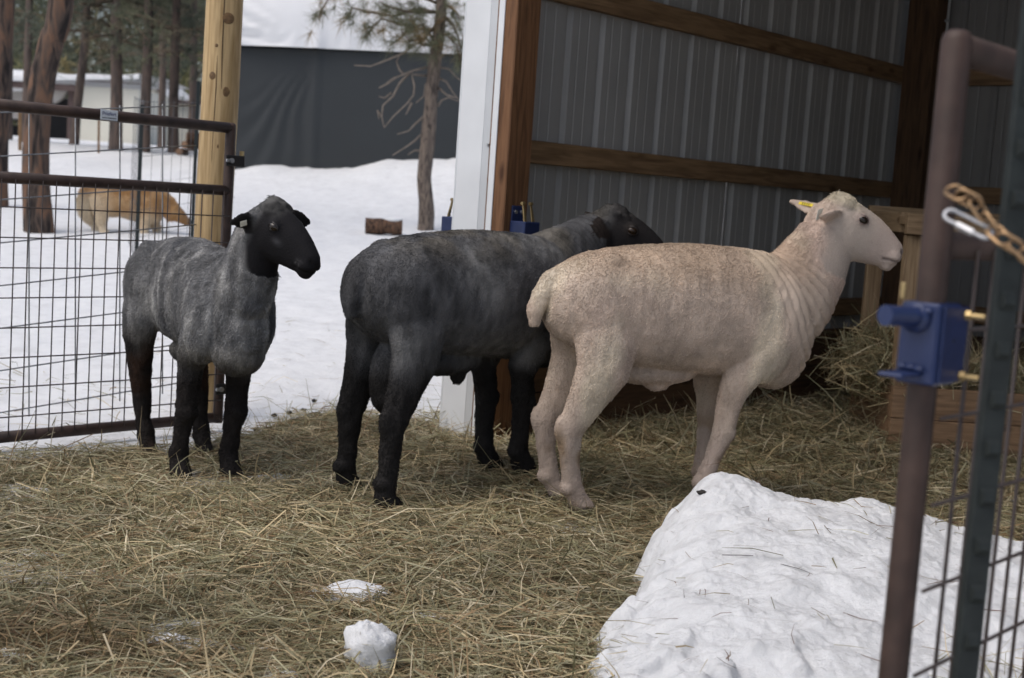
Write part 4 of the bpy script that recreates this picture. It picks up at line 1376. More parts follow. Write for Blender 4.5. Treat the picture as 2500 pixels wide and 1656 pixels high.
def limb(mb, pts, rx, ry, seg=18, side=(0, 1, 0)):
    pts = [np.array(p, float) for p in pts]
    rings = []
    for i, p in enumerate(pts):
        t = pts[min(i + 1, len(pts) - 1)] - pts[max(i - 1, 0)]
        t = t / np.linalg.norm(t)
        s = np.array(side, float)
        s = s - t * (s @ t)
        s /= np.linalg.norm(s)
        f = np.cross(s, t)
        rings.append((p, s, f, ry[i], rx[i], rx[i], 1.0))
    return loft(mb, rings, seg)

def catmull(P, n):
    P = np.array(P, float)
    out = []
    for i in range(len(P) - 1):
        p0, p1, p2, p3 = P[max(i - 1, 0)], P[i], P[i + 1], P[min(i + 2, len(P) - 1)]
        for k in range(n):
            t = k / n
            out.append(0.5 * ((2 * p1) + (-p0 + p2) * t + (2 * p0 - 5 * p1 + 4 * p2 - p3) * t * t + (-p0 + 3 * p1 - 3 * p2 + p3) * t ** 3))
    out.append(P[-1])
    return np.array(out)

def rest_on(z0, z):
    return z0

BODY = [(-0.150, .745, .610, .068), (-0.115, .790, .570, .114), (-0.05, .825, .525, .150), (0.04, .852, .495, .166), (0.14, .868, .478, .172), (0.26, .880, .466, .180), (0.38, .884, .460, .182), (0.50, .882, .450, .176),
        (0.60, .874, .440, .164), (0.68, .860, .436, .150), (0.735, .82, .444, .130), (0.775, .74, .468, .100), (0.80, .66, .51, .06)]
HEADR = [(-.075, .050, -.080, .052), (-.035, .098, -.100, .066), (.02, .121, -.106, .072), (.07, .123, -.098, .0745), (.12, .116, -.085, .066), (.17, .103, -.074, .056), (.215, .085, -.066, .048), (.255, .062, -.058, .043), (.285, .044, -.048, .038), (.302, .024, -.028, .024)]

def sheep(loc, rz, s, bx, hooves, neck, neck_r, head, color, label, opts):
    root = empty('sheep', (loc[0], loc[1], loc[2]), rz, label, 'sheep', 'freshly shorn sheep')
    B = lambda x, y, z: np.array((x * s + bx, y * s + opts.get('bend', lambda q: 0)(x), z * s))
    mb = MB()
    rings = []
    for (x, zt, zb, w) in BODY:
        zt = zt - opts.get('drop', 0.0) * float(sstep(0.15, 0.6, x))
        zc = zb + 0.50 * (zt - zb)
        w = w * opts.get('fat', 1.0) * (1 + (opts.get('rear', 1.0) - 1) * float(sstep(0.3, 0.05, x)))
        rings.append((B(x, 0, zc), (0, 1, 0), (0, 0, 1), w * s, (zt - zc) * s, (zc - zb) * s, 0.92))
    loft(mb, rings, 36)
    # haunches, shoulders, hip points
    for sg in (-1, 1):
        mb.ball(B(0.015, sg * 0.085 * opts.get('rear', 1.0), 0.67), (0.130 * s, 0.082 * s * opts.get('rear', 1.0), 0.150 * s), 18, 12)
        mb.ball(B(0.60, sg * 0.095, 0.61), (0.105 * s, 0.070 * s, 0.17 * s), 18, 12)
        mb.ball(B(0.03, sg * 0.088, 0.805), (0.05 * s, 0.035 * s, 0.035 * s), 14, 10)
    mb.ball(B(0.69, 0, 0.505), (0.105 * s, 0.095 * s, 0.095 * s), 18, 12)
    # tail
    tx = opts.get('tailx', 0.0)
    limb(mb, [B(-0.06, 0, .77), B(-0.120 - tx, 0, .735), B(-0.150 - tx, 0, .69), B(-0.164 - tx * 1.3, 0, .64), B(-0.160 - tx * 1.3, 0, .595)], [x * s * opts.get('tail', 1.0) for x in (.040, .034, .027, .023, .013)], [x * s * opts.get('tail', 1.0) for x in (.050, .040, .032, .026, .014)], 16)
    # legs
    for key, sg in (('HL', 1), ('HR', -1)):
        hx_, hy_, hz_ = hooves[key]
        h = np.array((hx_, hy_, hz_))
        hip, th, st = B(0.025, sg * 0.088, 0.66), B(0.022, sg * 0.105, 0.56), B(0.012, sg * 0.112, 0.465)
        k = lambda f, dx, z: np.array((h[0] + dx * s + (st[0] - B(0.065, 0, 0)[0]) * 0, h[1] * (1 - f) + st[1] * f, h[2] + z * s))
        hk = opts.get('hock', {}).get(key, -0.046)
        gask = (st * 0.5 + k(0.35, hk, 0.27) * 0.5)
        pts = [hip, th, st, gask, k(0.35, hk, 0.268), k(0.22, hk * 0.75, 0.168), k(0.08, hk * 0.4, 0.090), k(0.0, 0.006, 0.048), k(0, 0.020, 0.026), k(0, 0.024, 0.006)]
        limb(mb, pts, [x * s for x in (.112, .106, .088, .060, .041, .028, .030, .030, .036, .036)], [x * s for x in (.070, .064, .052, .037, .030, .024, .028, .029, .034, .035)])
        for q in (-1, 1):
            mb.ball(h + np.array((0.040, q * 0.0175, 0.012)) * s, np.array((0.034, 0.0155, 0.020)) * s, 12, 8)
        mb.ball(k(0.08, hk * 0.4 - 0.012, 0.088), np.array((0.030, 0.030, 0.026)) * s, 12, 8)
        mb.ball(k(0.35, hk - 0.030, 0.280), (0.019 * s, 0.018 * s, 0.042 * s), 10, 8)
    for key, sg in (('FL', 1), ('FR', -1)):
        h = np.array(hooves[key], float)
        sh, up, el = B(0.595, sg * 0.095, 0.60), B(0.55, sg * 0.098, 0.51), B(0.50, sg * 0.096, 0.42)
        k = lambda f, dx, z: np.array((h[0] * (1 - f) + el[0] * f + dx * s, h[1] * (1 - f) + el[1] * f, h[2] + z * s))
        pts = [sh, up, el, k(0.75, 0.0, 0.335), k(0.52, 0.004, 0.245), k(0.28, -0.012, 0.155), k(0.05, -0.022, 0.080), k(0.0, -0.004, 0.042), k(0, 0.006, 0.026), k(0, 0.008, 0.006)]
        limb(mb, pts, [x * s for x in (.085, .072, .050, .037, .036, .026, .030, .031, .036, .036)], [x * s for x in (.060, .055, .045, .036, .034, .026, .030, .032, .036, .035)])
        for q in (-1, 1):
            mb.ball(h + np.array((0.022, q * 0.0175, 0.012)) * s, np.array((0.034, 0.0155, 0.020)) * s, 12, 8)
        mb.ball(k(0.52, 0.012, 0.25), np.array((0.036, 0.037, 0.036)) * s, 12, 8)
        mb.ball(k(0.05, -0.028, 0.080), np.array((0.030, 0.030, 0.026)) * s, 12, 8)
    # neck
    NP = catmull(neck, 6)
    NR = catmull([(a, b, 0) for a, b in neck_r], 6)
    rings = []
    for i, p in enumerate(NP):
        t = NP[min(i + 1, len(NP) - 1)] - NP[max(i - 1, 0)]
        t /= np.linalg.norm(t)
        sd = np.cross((0, 0, 1.0), t)
        sd /= np.linalg.norm(sd)
        up = np.cross(t, sd)
        rings.append((p, sd, up, NR[i][1], NR[i][0], NR[i][0], 0.95))
    loft(mb, rings, 28)
    # head
    hp_, yaw, pit, rol = head
    HM = Matrix.Translation(hp_) @ Matrix.Rotation(radians(yaw), 4, 'Z') @ Matrix.Rotation(radians(pit), 4, 'Y') @ Matrix.Rotation(radians(rol), 4, 'X')
    H4 = np.array(HM)
    def HP(x, y, z):
        k_ = s * opts.get('heads', 1.0)
        return (H4 @ np.array((x * k_, y * k_, z * k_, 1.0)))[:3]
    Hs, Hu = H4[:3, 1], H4[:3, 2]
    hw = opts.get('headw', 1.0)
    hs = opts.get('heads', 1.0)
    rings = []
    for (x, zt, zb, w) in HEADR:
        zc = zb + 0.52 * (zt - zb)
        rings.append((HP(x, 0, zc), Hs, Hu, w * s * hw * hs, (zt - zc) * s * hs, (zc - zb) * s * hs, 0.93))
    loft(mb, rings, 30)
    R3 = H4[:3, :3]
    for sg in (-1, 1):
        mb.ball(HP(0.088, sg * 0.060 * hw, 0.068), np.array((0.026, 0.018, 0.022)) * s, 14, 10, R3)      # brow and eye socket
        mb.ball(HP(0.262, sg * 0.030 * hw, -0.012), np.array((0.030, 0.020, 0.026)) * s, 12, 8, R3)      # lips
    mb.ball(HP(0.262, 0, -0.052), np.array((0.026, 0.028, 0.016)) * s, 12, 8, R3)                       # chin
    mb.ball(HP(0.02, 0, 0.095), np.array((0.05, 0.056, 0.040)) * s, 14, 10, R3)                         # poll
    # ears
    ears = []
    for (bse, dr, nm, L, wd) in opts['ears']:
        dr = R3 @ np.array(dr, float); dr /= np.linalg.norm(dr)
        nm = R3 @ np.array(nm, float); nm = nm - dr * (nm @ dr); nm /= np.linalg.norm(nm)
        wv = np.cross(nm, dr)
        b = HP(*bse)
        rings = []
        for t, w in ((0, .55), (.15, .72), (.35, 1.0), (.6, .88), (.82, .5), (1.0, .12)):
            c = b + dr * (L * s * t) - nm * (0.018 * s * t * t)
            rings.append((c, wv, nm, wd * s * w, 0.0062 * s, 0.0062 * s, 1.0))
        loft(mb, rings, 14)
        ears.append((b, dr, nm, wv, L * s))
    for (c, r) in opts.get('extra', []):
        mb.ball(B(*c), np.array(r) * s, 18, 12)
    me = remesh(mb, opts.get('voxel', 0.0065), 5)
    n = len(me.vertices)
    V = np.empty(n * 3, np.float32)
    me.vertices.foreach_get('co', V)
    V = V.reshape(-1, 3).astype(float)
    NN = np.empty(n * 3, np.float32)
    me.vertices.foreach_get('normal', NN)
    NN = NN.reshape(-1, 3).astype(float)
    # base coordinates for patterns
    Pb = (V - np.array((bx, 0, 0))) / s
    Hi = np.linalg.inv(H4)
    Ph = (V @ Hi[:3, :3].T + Hi[:3, 3]) / (s * hs)
    # position along the neck
    d2 = ((V[:, None, :] - NP[None, :, :]) ** 2).sum(-1)
    j = d2.argmin(1)
    seglen = np.concatenate([[0], np.cumsum(np.linalg.norm(np.diff(NP, axis=0), axis=1))])
    jj = np.clip(j, 1, len(NP) - 2)
    tg = NP[jj + 1] - NP[jj - 1]
    tg /= np.linalg.norm(tg, axis=1)[:, None]
    tn = seglen[jj] + ((V - NP[jj]) * tg).sum(1)
    Ln = seglen[-1]
    inhead = sstep(-0.05, 0.03, Ph[:, 0]) * (np.abs(Ph[:, 1]) < 0.12) * (Ph[:, 2] > -0.16) * (Ph[:, 2] < 0.17) * sstep(0.36, 0.33, Ph[:, 0])
    nmask = sstep(-0.02, 0.03, tn) * sstep(Ln * 1.0, Ln * 0.8, tn) * (np.sqrt(d2.min(1)) < NR[jj, 0] * 1.35) * (1 - inhead)
    disp = np.zeros(n)
    m_ = np.zeros(n)
    wa, wf_, wm = opts.get('wrinkle', (0, 30, 1))
    if wa:
        phs = tn * wf_ + 1.2 * vnoise(V[:, 0] * 5, V[:, 1] * 5, V[:, 2] * 5)
        m_ = nmask * sstep(Ln * wm, Ln * wm * 0.6, tn)
        disp += wa * m_ * (0.35 - (1 - np.abs(np.sin(phs * pi))) ** 1.6) * (0.75 + 0.5 * vnoise(V[:, 0] * 9, V[:, 1] * 9, V[:, 2] * 4))
    fl = 1 - inhead * 0.85
    disp += fl * opts.get('bump', 0.004) * (fbm(Pb[:, 0] * 9, Pb[:, 1] * 9, Pb[:, 2] * 9, 2) * 1.0 + 0.9 * (1 - 2 * np.abs(fbm(Pb[:, 0] * 34, Pb[:, 1] * 34, Pb[:, 2] * 16, 2))))
    disp += opts.get('shag', 0.0) * sstep(0.42, 0.34, Pb[:, 2]) * sstep(0.05, 0.09, Pb[:, 2]) * (0.4 + vnoise(Pb[:, 0] * 60, Pb[:, 1] * 60, Pb[:, 2] * 22))
    # ribs hinted on the flank, fluff on the poll
    disp += opts.get('rib', 0.0) * np.sin(Pb[:, 0] * 95) * sstep(0.15, 0.3, Pb[:, 0]) * sstep(0.62, 0.5, Pb[:, 0]) * sstep(0.5, 0.62, Pb[:, 2]) * sstep(0.86, 0.78, Pb[:, 2])
    poll = sstep(0.075, 0.11, Ph[:, 2]) * sstep(-0.09, -0.04, Ph[:, 0]) * sstep(0.10, 0.05, Ph[:, 0]) * (np.abs(Ph[:, 1]) < 0.08)
    disp += poll * (0.002 + 0.006 * vnoise(V[:, 0] * 70, V[:, 1] * 70, V[:, 2] * 70))
    # mouth line, nostrils, tear duct
    ml = np.exp(-((Ph[:, 2] + 0.024 - (Ph[:, 0] - 0.30) * 0.12) / 0.0050) ** 2) * sstep(0.215, 0.24, Ph[:, 0]) * inhead
    nos = np.exp(-((Ph[:, 0] - 0.290) / 0.014) ** 2 - ((Ph[:, 2] - 0.018 - (Ph[:, 0] - 0.29) * -0.5) / 0.009) ** 2 - ((np.abs(Ph[:, 1]) - 0.024) / 0.012) ** 2)
    disp -= 0.006 * ml * s + 0.009 * nos * s
    cl = sstep(0.05 * s, 0.02 * s, V[:, 2] - min(h_[2] for h_ in hooves.values()))
    V = V + NN * disp[:, None]
    me.vertices.foreach_set('co', V.astype(np.float32).ravel())
    me.update()
    eyem = np.exp(-((Ph[:, 0] - 0.090) / 0.028) ** 2 - ((Ph[:, 2] - 0.068) / 0.020) ** 2) * (np.abs(Ph[:, 1]) > 0.04)
    earm = np.zeros(n)
    for (b_, dr_, nm_, wv_, L_), (_, _, _, _, wd_) in zip(ears, opts['ears']):
        t_ = ((V - b_) @ dr_) / L_
        dd_ = np.linalg.norm(V - b_ - np.clip(t_, 0, 1)[:, None] * dr_ * L_, axis=1)
        earm = np.maximum(earm, sstep(0.1, 0.3, t_) * (dd_ < wd_ * s * 1.25))
    info = dict(ear=earm, wr=m_, P=Pb, H=Ph, inhead=inhead, neck=nmask, poll=poll, mouth=ml, nos=nos, eye=eyem, tn=tn / Ln, hoof=cl, n=NN)
    col, hl, hcol = color(info)
    a = me.color_attributes.new('Col', 'FLOAT_COLOR', 'POINT')
    c4 = np.ones((n, 4), np.float32)
    c4[:, :3] = np.clip(col, 0.002, 1)
    a.data.foreach_set('color', c4.ravel())
    me.polygons.foreach_set('use_smooth', [True] * len(me.polygons))
    me.materials.clear()
    me.materials.append(M['coat'])
    me.name = 'body'
    link('body', me, root)
    grow_wool(root, me, V, hl, np.clip(hcol, 0.002, 1), opts.get('nhair', 40000), opts.get('hair_r', 0.0010), opts.get('comb', (-0.35, 0, -0.9)), opts.get('lie', 1.4), opts.get('seed', 3))
    # eyes
    for sg in (-1, 1):
        e = obj('eye', MB().ball(HP(0.092, sg * 0.0645 * hw, 0.066), np.array((0.0205, 0.0165, 0.0150)) * s, 16, 10, R3), opts.get('eyem', 'eye'), root, True)
        obj('pupil', MB().ball(HP(0.093, sg * (0.0645 * hw + 0.0092), 0.066), np.array((0.010, 0.0075, 0.005)) * s, 12, 8, R3), 'eye', e, True)
        lid = [HP(0.091 + 0.0225 * cos(t), sg * (0.0740 - 0.008 * abs(cos(t))) * hw, 0.067 + 0.0150 * sin(t)) for t in np.linspace(0, 2 * pi, 17)[:-1]]
        obj('eyelid', MB().tube(lid, 0.0032 * s, 6, closed=True), opts['lidm'], e, True)
    return root, HM, ears

def grow_wool(root, me, V, hl, hcol, n, rad, comb, lie, seed):
    rng = np.random.default_rng(seed)
    me.calc_loop_triangles()
    T = np.empty(len(me.loop_triangles) * 3, np.int32)
    me.loop_triangles.foreach_get('vertices', T)
    T = T.reshape(-1, 3)
    A, Bv, C = V[T[:, 0]], V[T[:, 1]], V[T[:, 2]]
    cr = np.cross(Bv - A, C - A)
    ar = np.linalg.norm(cr, axis=1)
    pick = rng.choice(len(T), n, p=ar / ar.sum())
    u, v = rng.random((2, n))
    fl = u + v > 1
    u[fl], v[fl] = 1 - u[fl], 1 - v[fl]
    p = A[pick] + u[:, None] * (Bv - A)[pick] + v[:, None] * (C - A)[pick]
    nn = cr[pick] / (ar[pick][:, None] + 1e-12)
    vi = T[pick, 0]
    tuft = 0.92 + 0.30 * vnoise(p[:, 0] * 60, p[:, 1] * 60, p[:, 2] * 30)
    L = hl[vi] * rng.uniform(0.6, 1.2, n) * tuft
    keep = L > 0.002
    p, nn, vi, L = p[keep], nn[keep], vi[keep], L[keep]
    n = len(p)
    cd = np.array(comb, float) + rng.normal(0, 0.45, (n, 3))
    cd = cd - nn * (cd * nn).sum(1)[:, None]
    cd /= np.linalg.norm(cd, axis=1)[:, None] + 1e-9
    d = nn * max(0.18, 1 - lie * 0.55) + cd * lie
    d /= np.linalg.norm(d, axis=1)[:, None]
    pts = np.stack([p - nn * 0.002, p + d * L[:, None] * 0.5 + nn * L[:, None] * 0.10, p + d * L[:, None] + rng.normal(0, 0.12, (n, 3)) * L[:, None]], 1)
    hc = bpy.data.hair_curves.new('wool')
    hc.add_curves([3] * n)
    hc.attributes['position'].data.foreach_set('vector', pts.astype(np.float32).ravel())
    ra = hc.attributes.get('radius') or hc.attributes.new('radius', 'FLOAT', 'POINT')
    ra.data.foreach_set('value', np.tile(np.array([rad, rad * 0.9, rad * 0.3], np.float32), n))
    ca = hc.attributes.new('Col', 'FLOAT_COLOR', 'CURVE')
    c4 = np.ones((n, 4), np.float32)
    c4[:, :3] = hcol[vi] * rng.uniform(0.78, 1.18, (n, 1)) * (0.92 + 0.12 * tuft[keep])[:, None]
    ca.data.foreach_set('color', c4.ravel())
    hc.materials.append(M['wool'])
    o = link('wool', hc, root)
    o['kind'] = 'stuff'
    return o

def mix(a, b, t):
    return a * (1 - t[:, None]) + np.array(b) * t[:, None]

def col_white(I):
    P, H = I['P'], I['H']
    n = len(P)
    c = np.tile(np.array((0.475, 0.385, 0.315)), (n, 1))
    c = mix(c, (0.48, 0.37, 0.31), sstep(0.0, 0.5, fbm(P[:, 0] * 3.2, P[:, 1] * 3, P[:, 2] * 3.2, 3)))
    c = mix(c, (0.60, 0.52, 0.41), sstep(0.0, 0.4, fbm(P[:, 0] * 7 + 3, P[:, 1] * 7, P[:, 2] * 4, 3)) * 0.9)
    tan = sstep(0.72, 0.83, P[:, 2] + 0.05 * fbm(P[:, 0] * 6, P[:, 1] * 6, 1, 2)) * (1 - I['inhead']) * sstep(0.8, 0.72, P[:, 0])
    c = mix(c, (0.36, 0.268, 0.19), tan * (0.5 + 0.25 * sstep(-0.3, 0.4, fbm(P[:, 0] * 6, P[:, 1] * 6, P[:, 2] * 6, 2))))
    str_ = fbm(P[:, 0] * 42, P[:, 1] * 42, P[:, 2] * 13, 3)
    c = c * (1 + 0.26 * str_[:, None]) * (1 + 0.34 * fbm(P[:, 0] * 13 + 7, P[:, 1] * 13, P[:, 2] * 8, 3)[:, None])
    lowleg = sstep(0.36, 0.22, P[:, 2])
    c = mix(c, (0.36, 0.295, 0.255), lowleg * 0.7)
    c = mix(c, (0.24, 0.165, 0.095), lowleg * sstep(0.02, 0.4, fbm(P[:, 0] * 14, P[:, 1] * 14, P[:, 2] * 9, 3)) * 0.8)
    c = mix(c, (0.40, 0.345, 0.30), I['inhead'] * 0.85)
    c = mix(c, (0.42, 0.335, 0.295), I['inhead'] * sstep(0.12, 0.2, H[:, 0]) * 0.6)
    c = mix(c, (0.46, 0.405, 0.31), I['poll'])
    c = mix(c, (0.24, 0.175, 0.16), I['eye'] * 0.8)
    c = mix(c, (0.10, 0.075, 0.07), I['mouth'] * 0.75)
    c = mix(c, (0.035, 0.028, 0.028), sstep(0.3, 0.7, I['nos']))
    c = mix(c, (0.22, 0.18, 0.165), I['inhead'] * sstep(0.285, 0.302, H[:, 0]) * 0.7)
    c = mix(c, (0.09, 0.075, 0.065), sstep(0.035, 0.022, P[:, 2]) * 0.8)
    if True:
        q = np.abs(np.sin((I['tn'] * 0.34) * 26 * pi))
    hl = np.where(I['inhead'] > 0.5, 0.0035, 0.0085) * (1 - 0.6 * I['ear']) * (1 - 0.3 * sstep(0.45, 0.3, P[:, 2])) + 0.005 * I['poll'] + 0.003 * (P[:, 2] < 0.42) * (P[:, 2] > 0.38)
    return c, hl * (1 - 0.75 * I['wr']), c * 1.04

def col_dark(I):
    P, H = I['P'], I['H']
    n = len(P)
    c = np.tile(np.array((0.075, 0.075, 0.078)), (n, 1))
    c = mix(c, (0.128, 0.127, 0.126), sstep(-0.05, 0.45, fbm(P[:, 0] * 4, P[:, 1] * 4, P[:, 2] * 4, 3)))
    c = mix(c, (0.165, 0.158, 0.146), sstep(0.62, 0.48, P[:, 2]) * sstep(0.40, 0.46, P[:, 2]) * sstep(0.15, 0.3, P[:, 0]) * sstep(0.6, 0.5, P[:, 0]) * 0.6)
    c = mix(c, (0.115, 0.102, 0.082), sstep(0.76, 0.85, P[:, 2]) * (1 - I['inhead']) * 0.6 * sstep(-0.25, 0.3, fbm(P[:, 0] * 10, P[:, 1] * 10, 3, 3)))
    c = c * (1 + 0.7 * fbm(P[:, 0] * 40, P[:, 1] * 40, P[:, 2] * 16, 3)[:, None]) * (1 + 0.75 * fbm(P[:, 0] * 15, P[:, 1] * 15, P[:, 2] * 11, 3)[:, None])
    leg = sstep(0.51, 0.36, P[:, 2] + 0.08 * fbm(P[:, 0] * 9, P[:, 1] * 9, P[:, 2] * 9, 2))
    c = mix(c, (0.020, 0.0185, 0.018), leg)
    c = mix(c, (0.016, 0.0145, 0.015), I['inhead'])
    c = mix(c, (0.022, 0.017, 0.015), I['ear'])
    c = mix(c, (0.055, 0.052, 0.05), I['poll'] * sstep(-0.2, 0.4, fbm(P[:, 0] * 40, P[:, 1] * 40, P[:, 2] * 40, 2)))
    c = mix(c, (0.032, 0.024, 0.02), I['eye'] * 0.7)
    hl = np.where(I['inhead'] > 0.5, 0.0025, 0.0080) * (1 - 0.65 * I['ear']) + 0.004 * I['poll']
    return c, hl * (1 - 0.7 * I['wr']) * (1 + 0.2 * leg), c * 1.1

def col_grey(I):
    P, H = I['P'], I['H']
    n = len(P)
    c = np.tile(np.array((0.15, 0.15, 0.152)), (n, 1))
    c = mix(c, (0.30, 0.296, 0.288), sstep(0.0, 0.45, fbm(P[:, 0] * 16, P[:, 1] * 16, P[:, 2] * 5, 3)))
    c = mix(c, (0.085, 0.087, 0.095), sstep(0.05, 0.45, fbm(P[:, 0] * 11 + 4, P[:, 1] * 11, P[:, 2] * 4.5, 3)) * 0.85)
    c = mix(c, (0.25, 0.235, 0.205), sstep(0.55, 0.46, P[:, 2]) * sstep(0.40, 0.45, P[:, 2]) * 0.5)
    c = c * (1 + 0.75 * fbm(P[:, 0] * 52, P[:, 1] * 52, P[:, 2] * 11, 3)[:, None]) * (1 + 0.4 * fbm(P[:, 0] * 20, P[:, 1] * 20, P[:, 2] * 7, 3)[:, None])
    leg = sstep(0.56, 0.40, P[:, 2] + 0.09 * fbm(P[:, 0] * 8, P[:, 1] * 8, P[:, 2] * 8, 3) + 0.06 * np.clip(P[:, 0], 0, 0.6))
    c = mix(c, (0.022, 0.019, 0.018), leg)
    c = mix(c, (0.05, 0.027, 0.017), leg * sstep(0.25, 0.12, P[:, 0]) * sstep(0.0, 0.4, fbm(P[:, 0] * 12, P[:, 1] * 12, P[:, 2] * 6, 2)) * 0.7)
    face = sstep(-0.045, 0.0, H[:, 0] + 0.02 * fbm(P[:, 0] * 25, P[:, 1] * 25, P[:, 2] * 25, 2) - 0.55 * np.clip(-H[:, 2] - 0.02, 0, 1)) * I['inhead']
    c = mix(c, (0.011, 0.0105, 0.012), face)
    c = mix(c, (0.013, 0.012, 0.012), I['ear'])
    c = mix(c, (0.10, 0.098, 0.094), I['poll'] * (0.35 + 0.6 * sstep(-0.1, 0.4, fbm(P[:, 0] * 45, P[:, 1] * 45, P[:, 2] * 45, 2))))
    c = mix(c, (0.085, 0.085, 0.085), I['inhead'] * sstep(0.225, 0.24, H[:, 0]) * sstep(0.29, 0.27, H[:, 0]) * sstep(-0.035, -0.02, H[:, 2]) * sstep(0.012, -0.005, H[:, 2]) * sstep(0.0, 0.3, fbm(P[:, 0] * 50, P[:, 1] * 50, P[:, 2] * 50, 2) + 0.1) * 0.8)
    c = mix(c, (0.05, 0.05, 0.055), np.exp(-((H[:, 0] - 0.13) / 0.02) ** 2 - ((H[:, 2] - 0.02) / 0.012) ** 2) * I['inhead'])
    c = mix(c, (0.006, 0.006, 0.006), np.maximum(I['mouth'], I['nos']))
    hl = np.where(face > 0.5, 0.0025, 0.0085 + 0.004 * sstep(0.40, 0.62, P[:, 2])) * (1 - 0.7 * I['ear']) * (1 - 0.35 * I['inhead'])
    return c, hl, c * 1.15

def ear_tag(root, ear, t, m, size, label_name='ear_tag', roll=0.0, off=0.006, hang=0.0, text=None):
    b, dr, nm, wv, L = ear
    c = b + dr * L * t + nm * off
    R = Matrix(((dr[0], wv[0], nm[0]), (dr[1], wv[1], nm[1]), (dr[2], wv[2], nm[2]))).to_4x4()
    o = obj(label_name, MB().box((-size[0] / 2, -size[1] / 2, -0.001), (size[0] / 2, size[1] / 2, 0.001), 0.0008), m, root)
    o.matrix_basis = Matrix.Translation(c) @ R @ Matrix.Rotation(roll, 4, 'X')
    if text:
        text_mesh('tag_number', text, size[1] * 0.95, 'ink', o, Matrix.Translation((0, 0, 0.0012)), 0.0003)
    return o

# white sheep, side on, facing right
W = empty
s3, hm3, ears3 = sheep((0.245, 4.363, 0.0), radians(20), 1.0, 0.0,
    dict(HL=(-0.045, 0.085, 0.0), HR=(-0.035, -0.085, 0.0), FL=(0.525, 0.085, 0.02), FR=(0.435, -0.085, 0.02)),
    [(0.64, 0, 0.66), (0.73, 0, 0.72), (0.795, 0.003, 0.80), (0.842, 0.006, 0.89), (0.862, 0.008, 0.955)],
    [(0.18, 0.135), (0.168, 0.118), (0.142, 0.100), (0.120, 0.086), (0.096, 0.07)],
    ((0.864, 0.008, 0.970), -15, 18, 0), col_white,
    'cream white shorn sheep standing side on at the shed entrance',
    dict(ears=[((-0.015, 0.062, 0.055), (-0.88, 0.48, -0.16), (0.2, 0.6, -0.6), 0.125, 0.034), ((0.005, -0.062, 0.055), (-0.62, -0.60, -0.42), (0.35, -0.55, -0.5), 0.105, 0.034)],
         tailx=0.020, tail=1.12, heads=0.93, wrinkle=(0.013, 30.0, 0.72), bump=0.0034, nhair=110000, hair_r=0.0008, lidm=plain('eyelid_pink', (0.17, 0.12, 0.11), 0.5), seed=3, eyem='eye',
         extra=[((0.26, 0.0, 0.425), (0.05, 0.028, 0.03)), ((0.24, 0.0, 0.455), (0.16, 0.06, 0.04))]))
ear_tag(s3, ears3[0], 0.52, 'tag_yellow', (0.050, 0.016), off=-0.0165, roll=pi, text='2222')
ear_tag(s3, ears3[1], 0.92, 'tag_white', (0.030, 0.038), roll=0.5, off=-0.022)

# dark sheep seen from behind, head turned right
s2, hm2, ears2 = sheep((-0.43, 4.28, -0.005), radians(46), 1.0, 0.055,
    dict(HL=(0.015, 0.14, 0.0), HR=(-0.06, -0.145, 0.0), FL=(0.575, 0.035, 0.045), FR=(0.63, -0.08, 0.045)),
    [(0.68, -0.015, 0.665), (0.80, -0.012, 0.73), (0.91, -0.006, 0.80), (1.0, 0.004, 0.85), (1.06, 0.01, 0.878)],
    [(0.19, 0.135), (0.175, 0.115), (0.135, 0.095), (0.112, 0.083), (0.092, 0.07)],
    ((1.068, 0.01, 0.884), -43, 21, 2), col_dark,
    'charcoal grey sheep with black legs seen from behind between the others',
    dict(ears=[((-0.01, 0.062, 0.05), (-0.45, 0.80, -0.1), (0.2, 0.4, -0.8), 0.115, 0.034), ((0.0, -0.062, 0.05), (-0.50, -0.60, -0.62), (0.45, -0.65, 0.1), 0.105, 0.036)],
         wrinkle=(0.009, 44.0, 1.2), bump=0.004, nhair=100000, hair_r=0.0008, lidm=plain('eyelid_dark', (0.022, 0.016, 0.014), 0.5), shag=0.004, eyem='amber', seed=5, tail=1.2, tailx=0.004, heads=0.97, fat=1.0,
         bend=lambda x: -0.045 * max(x - 0.05, 0), hock=dict(HL=0.0, HR=0.03), rear=1.03,
         extra=[((0.0, 0.0, 0.40), (0.058, 0.054, 0.12)), ((0.30, 0.0, 0.41), (0.03, 0.025, 0.045)), ((0.24, 0.0, 0.445), (0.16, 0.07, 0.045))]))
ear_tag(s2, ears2[1], 0.85, plain('tag_green', (0.35, 0.42, 0.20), 0.5), (0.012, 0.034), off=0.008, roll=0.6)

